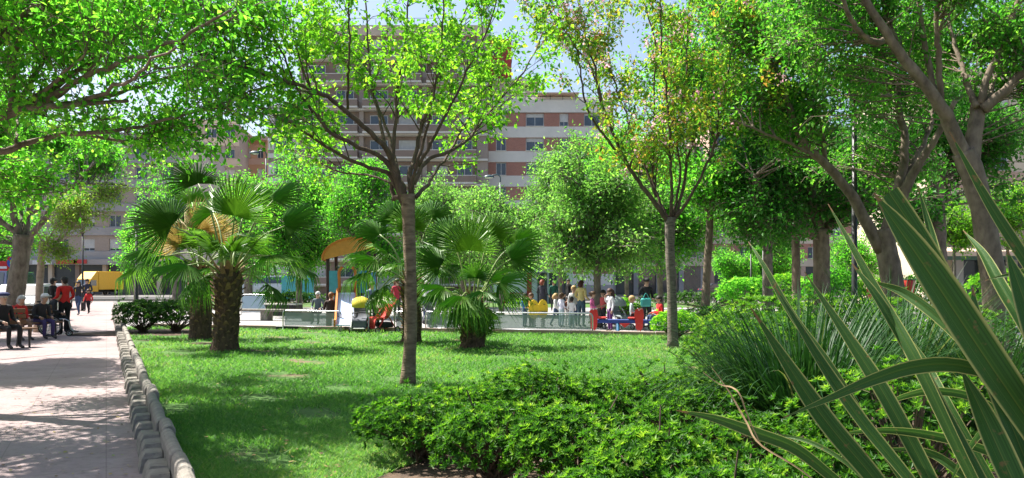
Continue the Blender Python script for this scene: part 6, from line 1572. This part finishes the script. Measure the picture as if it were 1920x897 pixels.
def finish(pb, dg):
    (label, x, d, H, pose, rz, top, bottom, hair, skin, style, long_sleeve, shorts, z, child, hat, skirt, group, loc) = pb['args']; J, s = pb['J'], pb['s']
    ev = pb['o'].evaluated_get(dg); em = ev.to_mesh()
    n = len(em.vertices); V = np.zeros(n * 3, np.float32); em.vertices.foreach_get('co', V); V = V.reshape(-1, 3).astype(float)
    Fs = {}
    for p in em.polygons: Fs.setdefault(len(p.vertices), []).append(list(p.vertices))
    ev.to_mesh_clear(); bpy.data.objects.remove(pb['o'])
    fa = [np.array(f) for f in Fs.values()]
    cen = np.vstack([V[f].mean(1) for f in fa]); best = np.full(len(cen), 1e9); reg = np.zeros(len(cen), int)
    code = dict(T=0, S=2, F=0 if long_sleeve else 2, B=1, C=2 if shorts else 1, H=3)
    for a, b, k in BONES:
        A, B = J[a] * s, J[b] * s; ab = B - A; t = np.clip(((cen - A) @ ab) / (ab @ ab), 0, 1); dd = np.linalg.norm(cen - A - t[:, None] * ab, axis=1)
        rr = (RAD.get(b) or RAD[b[:-1]])[0] * s; dd = dd - rr * .6; m_ = dd < best; best[m_] = dd[m_]; reg[m_] = code[k]
    low = (cen[:, 2] < (J['pelvis'][2] + .02) * s) & (reg == 0) & (np.abs(cen[:, 0]) < .19 * s); reg[low] = 1
    # fingers, nose and ears belong to the same body mesh
    b = MB()
    for sd_, k in (('l', 1), ('r', -1)):
        h, w_ = J['ha' + sd_] * s, J['wr' + sd_] * s; ax = nrm(h - w_); ref = np.array([0, 1.0, 0]) if abs(ax[1]) < .8 else np.array([0, 0, 1.0]); pal = nrm(ref - np.dot(ref, ax) * ax); off = np.cross(ax, pal)
        for i in range(4):
            q = h - ax * .02 * s + pal * (i - 1.5) * .018 * s; ln = (.062, .075, .07, .052)[i] * s
            b.tube([q, q + ax * ln * .6, q + ax * ln * .95 - off * k * .02 * s], [.0085 * s, .008 * s, .006 * s], 5)
        q = (h + w_) / 2 + pal * -.025 * s; b.tube([q, q + (ax * .5 - pal * .8) * .035 * s, q + (ax * .9 - pal * .6) * .06 * s], [.01 * s, .009 * s, .007 * s], 5)
    hs = 1.3 if child else 1.0; hc = J['head'] * s
    b.ball(hc + np.array([0, -.098 * hs * s, -.012 * s]), (.012 * s, .02 * s, .02 * s), 6, 5)
    for k in (-1, 1): b.ball(hc + np.array([k * .083 * hs * s, .01 * s, -.005 * s]), (.012 * s, .02 * s, .03 * s), 6, 5)
    V2, F2 = b.arrays(); allV = np.vstack([V, V2]); fa2 = fa + [f + n for f in F2]
    midx = np.concatenate([reg, np.full(sum(len(f) for f in F2), 2)])
    at = G(x, d, z) if loc is None else np.array(loc, float)
    root = empty('person', at, rz, label, 'person', group)
    kk = lambda c: '_'.join('%02d' % int(v * 99) for v in c)
    mats = [plain('cloth' + kk(top), top, .85), plain('cloth' + kk(bottom), bottom, .85), plain('skin' + kk(skin), skin, .55), plain('shoe', (.03, .025, .025), .6)]
    link('body', npmesh('body', allV, fa2, True, midx=midx), mats, root)
    hm = plain('hair' + kk(hair), hair, .6)
    e = MB(); k = hs * s
    e.ball(hc + np.array([0, .012 * k, .018 * k]), (.097 * k, .113 * k, .105 * k), 14, 8, zmin=-.15)
    if style == 'short': e.ball(hc + np.array([0, .05 * k, -.02 * k]), (.085 * k, .075 * k, .09 * k), 10, 7)
    if style in ('long', 'bob'):
        L = .30 if style == 'long' else .15
        e.tube(smooth_line([hc + np.array([0, .03 * k, .06 * k]), hc + np.array([0, .07 * k, -.03 * k]), hc + np.array([0, .085 * k, -L * .6 * k]), hc + np.array([0, .08 * k, -L * k])], 8), np.array([.07, .09, .1, .1, .1, .09, .07, .03]) * k, 10)
    if style == 'bun': e.ball(hc + np.array([0, .12 * k, .04 * k]), .045 * k, 8, 6); e.ball(hc + np.array([0, .05 * k, -.01 * k]), (.085 * k, .075 * k, .08 * k), 10, 7)
    if style != 'none': e.build('hair', hm, root, smooth=True)
    ey = MB()
    for q in (-1, 1): ey.ball(hc + np.array([q * .032 * hs * s, -.09 * hs * s, .012 * s]), .009 * k, 6, 5)
    ey.build('eyes', plain('eye_dark', (.02, .015, .012), .3), root)
    MB().box(hc + np.array([0, -.088 * k, -.05 * k]), (.045 * k, .012 * k, .01 * k), bev=.003 * k).build('mouth', plain('lip', (.35, .12, .1), .5), root)
    if hat == 'beret': MB().ball(hc + np.array([0, .0, .075 * k]), (.135 * k, .145 * k, .055 * k), 14, 8, zmin=-.6).build('beret', plain('beret', (.02, .03, .10), .9), root, smooth=True)
    if hat in ('cap', 'whitecap'):
        hb = MB(); hb.ball(hc + np.array([0, 0, .05 * k]), (.105 * k, .115 * k, .08 * k), 12, 6, zmin=-.1); hb.box(hc + np.array([0, -.14 * k, .05 * k]), (.15 * k, .12 * k, .012 * k), bev=.004)
        hb.build('cap', plain(hat, (.03, .03, .035) if hat == 'cap' else (.7, .69, .65), .8), root)
    if skirt: MB().lathe([(.15 * s, 1.0 * s), (.19 * s, .85 * s), (.25 * s, .55 * s), (.235 * s, .55 * s), (.14 * s, .9 * s)], (0, 0, 0), 14).build('skirt', plain('skirt' + kk(skirt), skirt, .85), root, smooth=True)
    return root
BK, DK, RED, JEAN, WH = (.012, .012, .014), (.03, .03, .036), (.60, .025, .02), (.05, .085, .17), (.70, .70, .70)
g1, g2, g3 = 'people on the path', 'people in the play area', 'people in the background'
FACE_AWAY, FACE_R, FACE_L = math.pi, math.pi / 2, -math.pi / 2
blond, brown, dark, grey = (.42, .28, .12), (.09, .045, .02), (.02, .014, .011), (.4, .39, .37)
wcl = np.array(wc.location)
PB = [
 dict(label='person in a red sweater and black trousers seen from behind, pushing the wheelchair', x=121, d=22.5, H=1.70, pose='push', rz=R(240), top=RED, bottom=BK, hair=dark, group=g1),
 dict(label='person in dark clothes sitting in the wheelchair', x=0, d=0, H=1.66, pose='sitlean', rz=R(118), top=DK, bottom=BK, hair=dark, group=g1, loc=(wcl[0], wcl[1], .06)),
 dict(label='man in black wearing a blue beret seated at the left edge', x=10, d=18.0, H=1.72, pose='sit', rz=R(62), top=BK, bottom=BK, hair=grey, hat='beret', group=g1, style='short'),
 dict(label='seated person in a red jacket beside the man in the beret', x=34, d=20.5, H=1.62, pose='sitlean', rz=R(62), top=(.5, .03, .03), bottom=(.22, .12, .08), hair=grey, style='bob', group=g1),
 dict(label='seated person with a white cap and dark coat, third from the left', x=77, d=21.1, H=1.66, pose='sitlean', rz=R(62), top=DK, bottom=(.06, .04, .14), hair=grey, hat='whitecap', group=g1),
 dict(label='woman in dark clothes and jeans walking towards the viewer on the path', x=147, d=36.2, H=1.6, pose='walk', rz=.1, top=DK, bottom=JEAN, hair=dark, style='long', group=g1),
 dict(label='man in dark clothes behind the walking child on the path', x=163, d=41, H=1.72, pose='hold', rz=.1, top=(.03, .035, .06), bottom=DK, hair=dark, group=g1),
 dict(label='child in a red and white jacket walking on the path', x=166, d=38, H=1.15, pose='walk', rz=0, top=(.6, .03, .03), bottom=BK, hair=brown, child=True, group=g1),
 dict(label='person in black seen past the shoulder of the red sweater', x=100, d=27, H=1.68, pose='stand', rz=2.6, top=BK, bottom=BK, hair=dark, hat='cap', group=g1),
 dict(label='brown-haired woman in dark clothes sitting with her back to the lawn by the slide', x=622, d=25.3, H=1.62, pose='sit', rz=FACE_AWAY, top=(.05, .03, .025), bottom=DK, hair=(.16, .08, .03), style='bun', group=g2),
 dict(label='person in a blue-grey shirt leaning over the pushchairs', x=697, d=24.6, H=1.55, pose='hold', rz=.7, top=(.14, .20, .29), bottom=DK, hair=dark, group=g2),
 dict(label='small child in red beside the blue-grey shirt', x=713, d=25.6, H=1.15, pose='stand', rz=0, top=(.5, .03, .03), bottom=DK, hair=brown, child=True, group=g2),
 dict(label='person in a dark red jacket left of the lawn tree trunk', x=744, d=30, H=1.66, pose='stand', rz=.8, top=(.38, .03, .05), bottom=DK, hair=brown, style='bob', group=g2),
 dict(label='person in a pale shirt right of the lawn tree trunk', x=800, d=29, H=1.6, pose='hold', rz=-.6, top=(.5, .52, .56), bottom=JEAN, hair=grey, group=g2),
 dict(label='seated person with white hair behind the left clear barrier', x=595, d=28.5, H=1.6, pose='sit', rz=0, top=(.10, .13, .14), bottom=DK, hair=(.7, .7, .68), group=g2),
 dict(label='child in blue at the left of the yellow spring riders', x=984, d=26.5, H=1.12, pose='hold', rz=1, top=(.04, .16, .45), bottom=JEAN, hair=dark, child=True, group=g2),
 dict(label='child in orange-brown on the yellow spring rider', x=996, d=26.3, H=1.12, pose='hold', rz=-1, top=(.55, .30, .06), bottom=DK, hair=brown, child=True, group=g2),
 dict(label='woman in a yellow top with dark red-brown hair among the children', x=1090, d=26.6, H=1.60, pose='hold', rz=2.4, top=(.66, .54, .22), bottom=(.05, .10, .14), hair=(.07, .02, .015), style='bob', group=g2),
 dict(label='blond child in white, first left of the woman in yellow', x=1042, d=27, H=1.1, pose='walk', rz=1.2, top=WH, bottom=JEAN, hair=blond, style='bob', child=True, group=g2),
 dict(label='child in lavender white next to the blond one', x=1053, d=26.4, H=1.12, pose='hold', rz=2.2, top=(.62, .62, .74), bottom=(.4, .5, .55), hair=brown, child=True, group=g2),
 dict(label='child in a brown top between the white-clad children', x=1064, d=27.5, H=1.0, pose='stand', rz=.5, top=(.16, .07, .05), bottom=WH, hair=dark, child=True, group=g2),
 dict(label='dark-haired child in a white shirt at the hand of the woman in yellow', x=1072, d=26.0, H=1.0, pose='hold', rz=2.8, top=WH, bottom=(.3, .4, .45), hair=dark, child=True, group=g2),
 dict(label='blond taller child held by the woman in yellow', x=1076, d=27.4, H=1.35, pose='stand', rz=0, top=(.5, .5, .5), bottom=JEAN, hair=blond, child=True, group=g2),
 dict(label='girl in a pink top left of the play area trunk', x=1111, d=25.4, H=1.18, pose='hold', rz=1.3, top=(.62, .14, .32), bottom=(.5, .5, .55), hair=brown, style='bun', child=True, group=g2),
 dict(label='child in a red vest right of the play area trunk', x=1131, d=26.0, H=1.22, pose='hold', rz=-1, top=(.60, .10, .10), bottom=DK, hair=dark, long_sleeve=False, child=True, group=g2),
 dict(label='girl with long dark hair, white top and purple leggings', x=1144, d=24.4, H=1.28, pose='up', rz=-1.2, top=(.66, .66, .68), bottom=(.10, .02, .12), hair=(.05, .02, .015), style='long', child=True, group=g2),
 dict(label='man in a dark jacket bending over with a turquoise bag', x=1212, d=24.6, H=1.66, pose='hold', rz=.3, top=(.02, .02, .022), bottom=DK, hair=dark, hat='cap', group=g2),
 dict(label='blond boy in a pale shirt sitting on the seesaw', x=1189, d=23.6, H=1.2, pose='sit', rz=1.4, top=(.45, .55, .55), bottom=DK, hair=blond, child=True, group=g2, z=.17),
 dict(label='child in a red jacket sitting at the right end of the seesaw', x=1232, d=23.4, H=1.2, pose='sit', rz=-1.3, top=(.62, .02, .02), bottom=JEAN, hair=dark, child=True, group=g2, z=.17),
 dict(label='person with red-brown hair in dark clothes before the kiosk', x=1017, d=33, H=1.66, pose='hold', rz=2.5, top=(.035, .035, .05), bottom=DK, hair=(.20, .04, .02), style='bob', group=g3),
 dict(label='person in dark green before the kiosk wall', x=1038, d=42, H=1.62, pose='stand', rz=0, top=(.02, .11, .08), bottom=DK, hair=dark, group=g3),
 dict(label='person in dark blue before the kiosk windows', x=1053, d=42, H=1.7, pose='stand', rz=1, top=(.02, .025, .06), bottom=DK, hair=dark, group=g3),
 dict(label='person in black at the right end of the kiosk', x=1066, d=44, H=1.72, pose='stand', rz=-1, top=BK, bottom=BK, hair=dark, group=g3),
]
made = [build_person(**k) for k in PB]
bpy.context.view_layer.update()
dg = bpy.context.evaluated_depsgraph_get()
for pb in made: finish(pb, dg)
bg_ = empty('bag', G(1211, 24.05, .78), .3, 'turquoise bag held by the man in the dark jacket', 'bag')
MB().box((0, 0, .12), (.34, .1, .26), bev=.04).build('pouch', plain('bag_turq', (.06, .42, .38), .6), bg_)
MB().tube(smooth_line([(-.1, 0, .24), (0, 0, .4), (.1, 0, .24)], 7), .012, 5).build('strap', plain('bag_turq', (.06, .42, .38)), bg_)
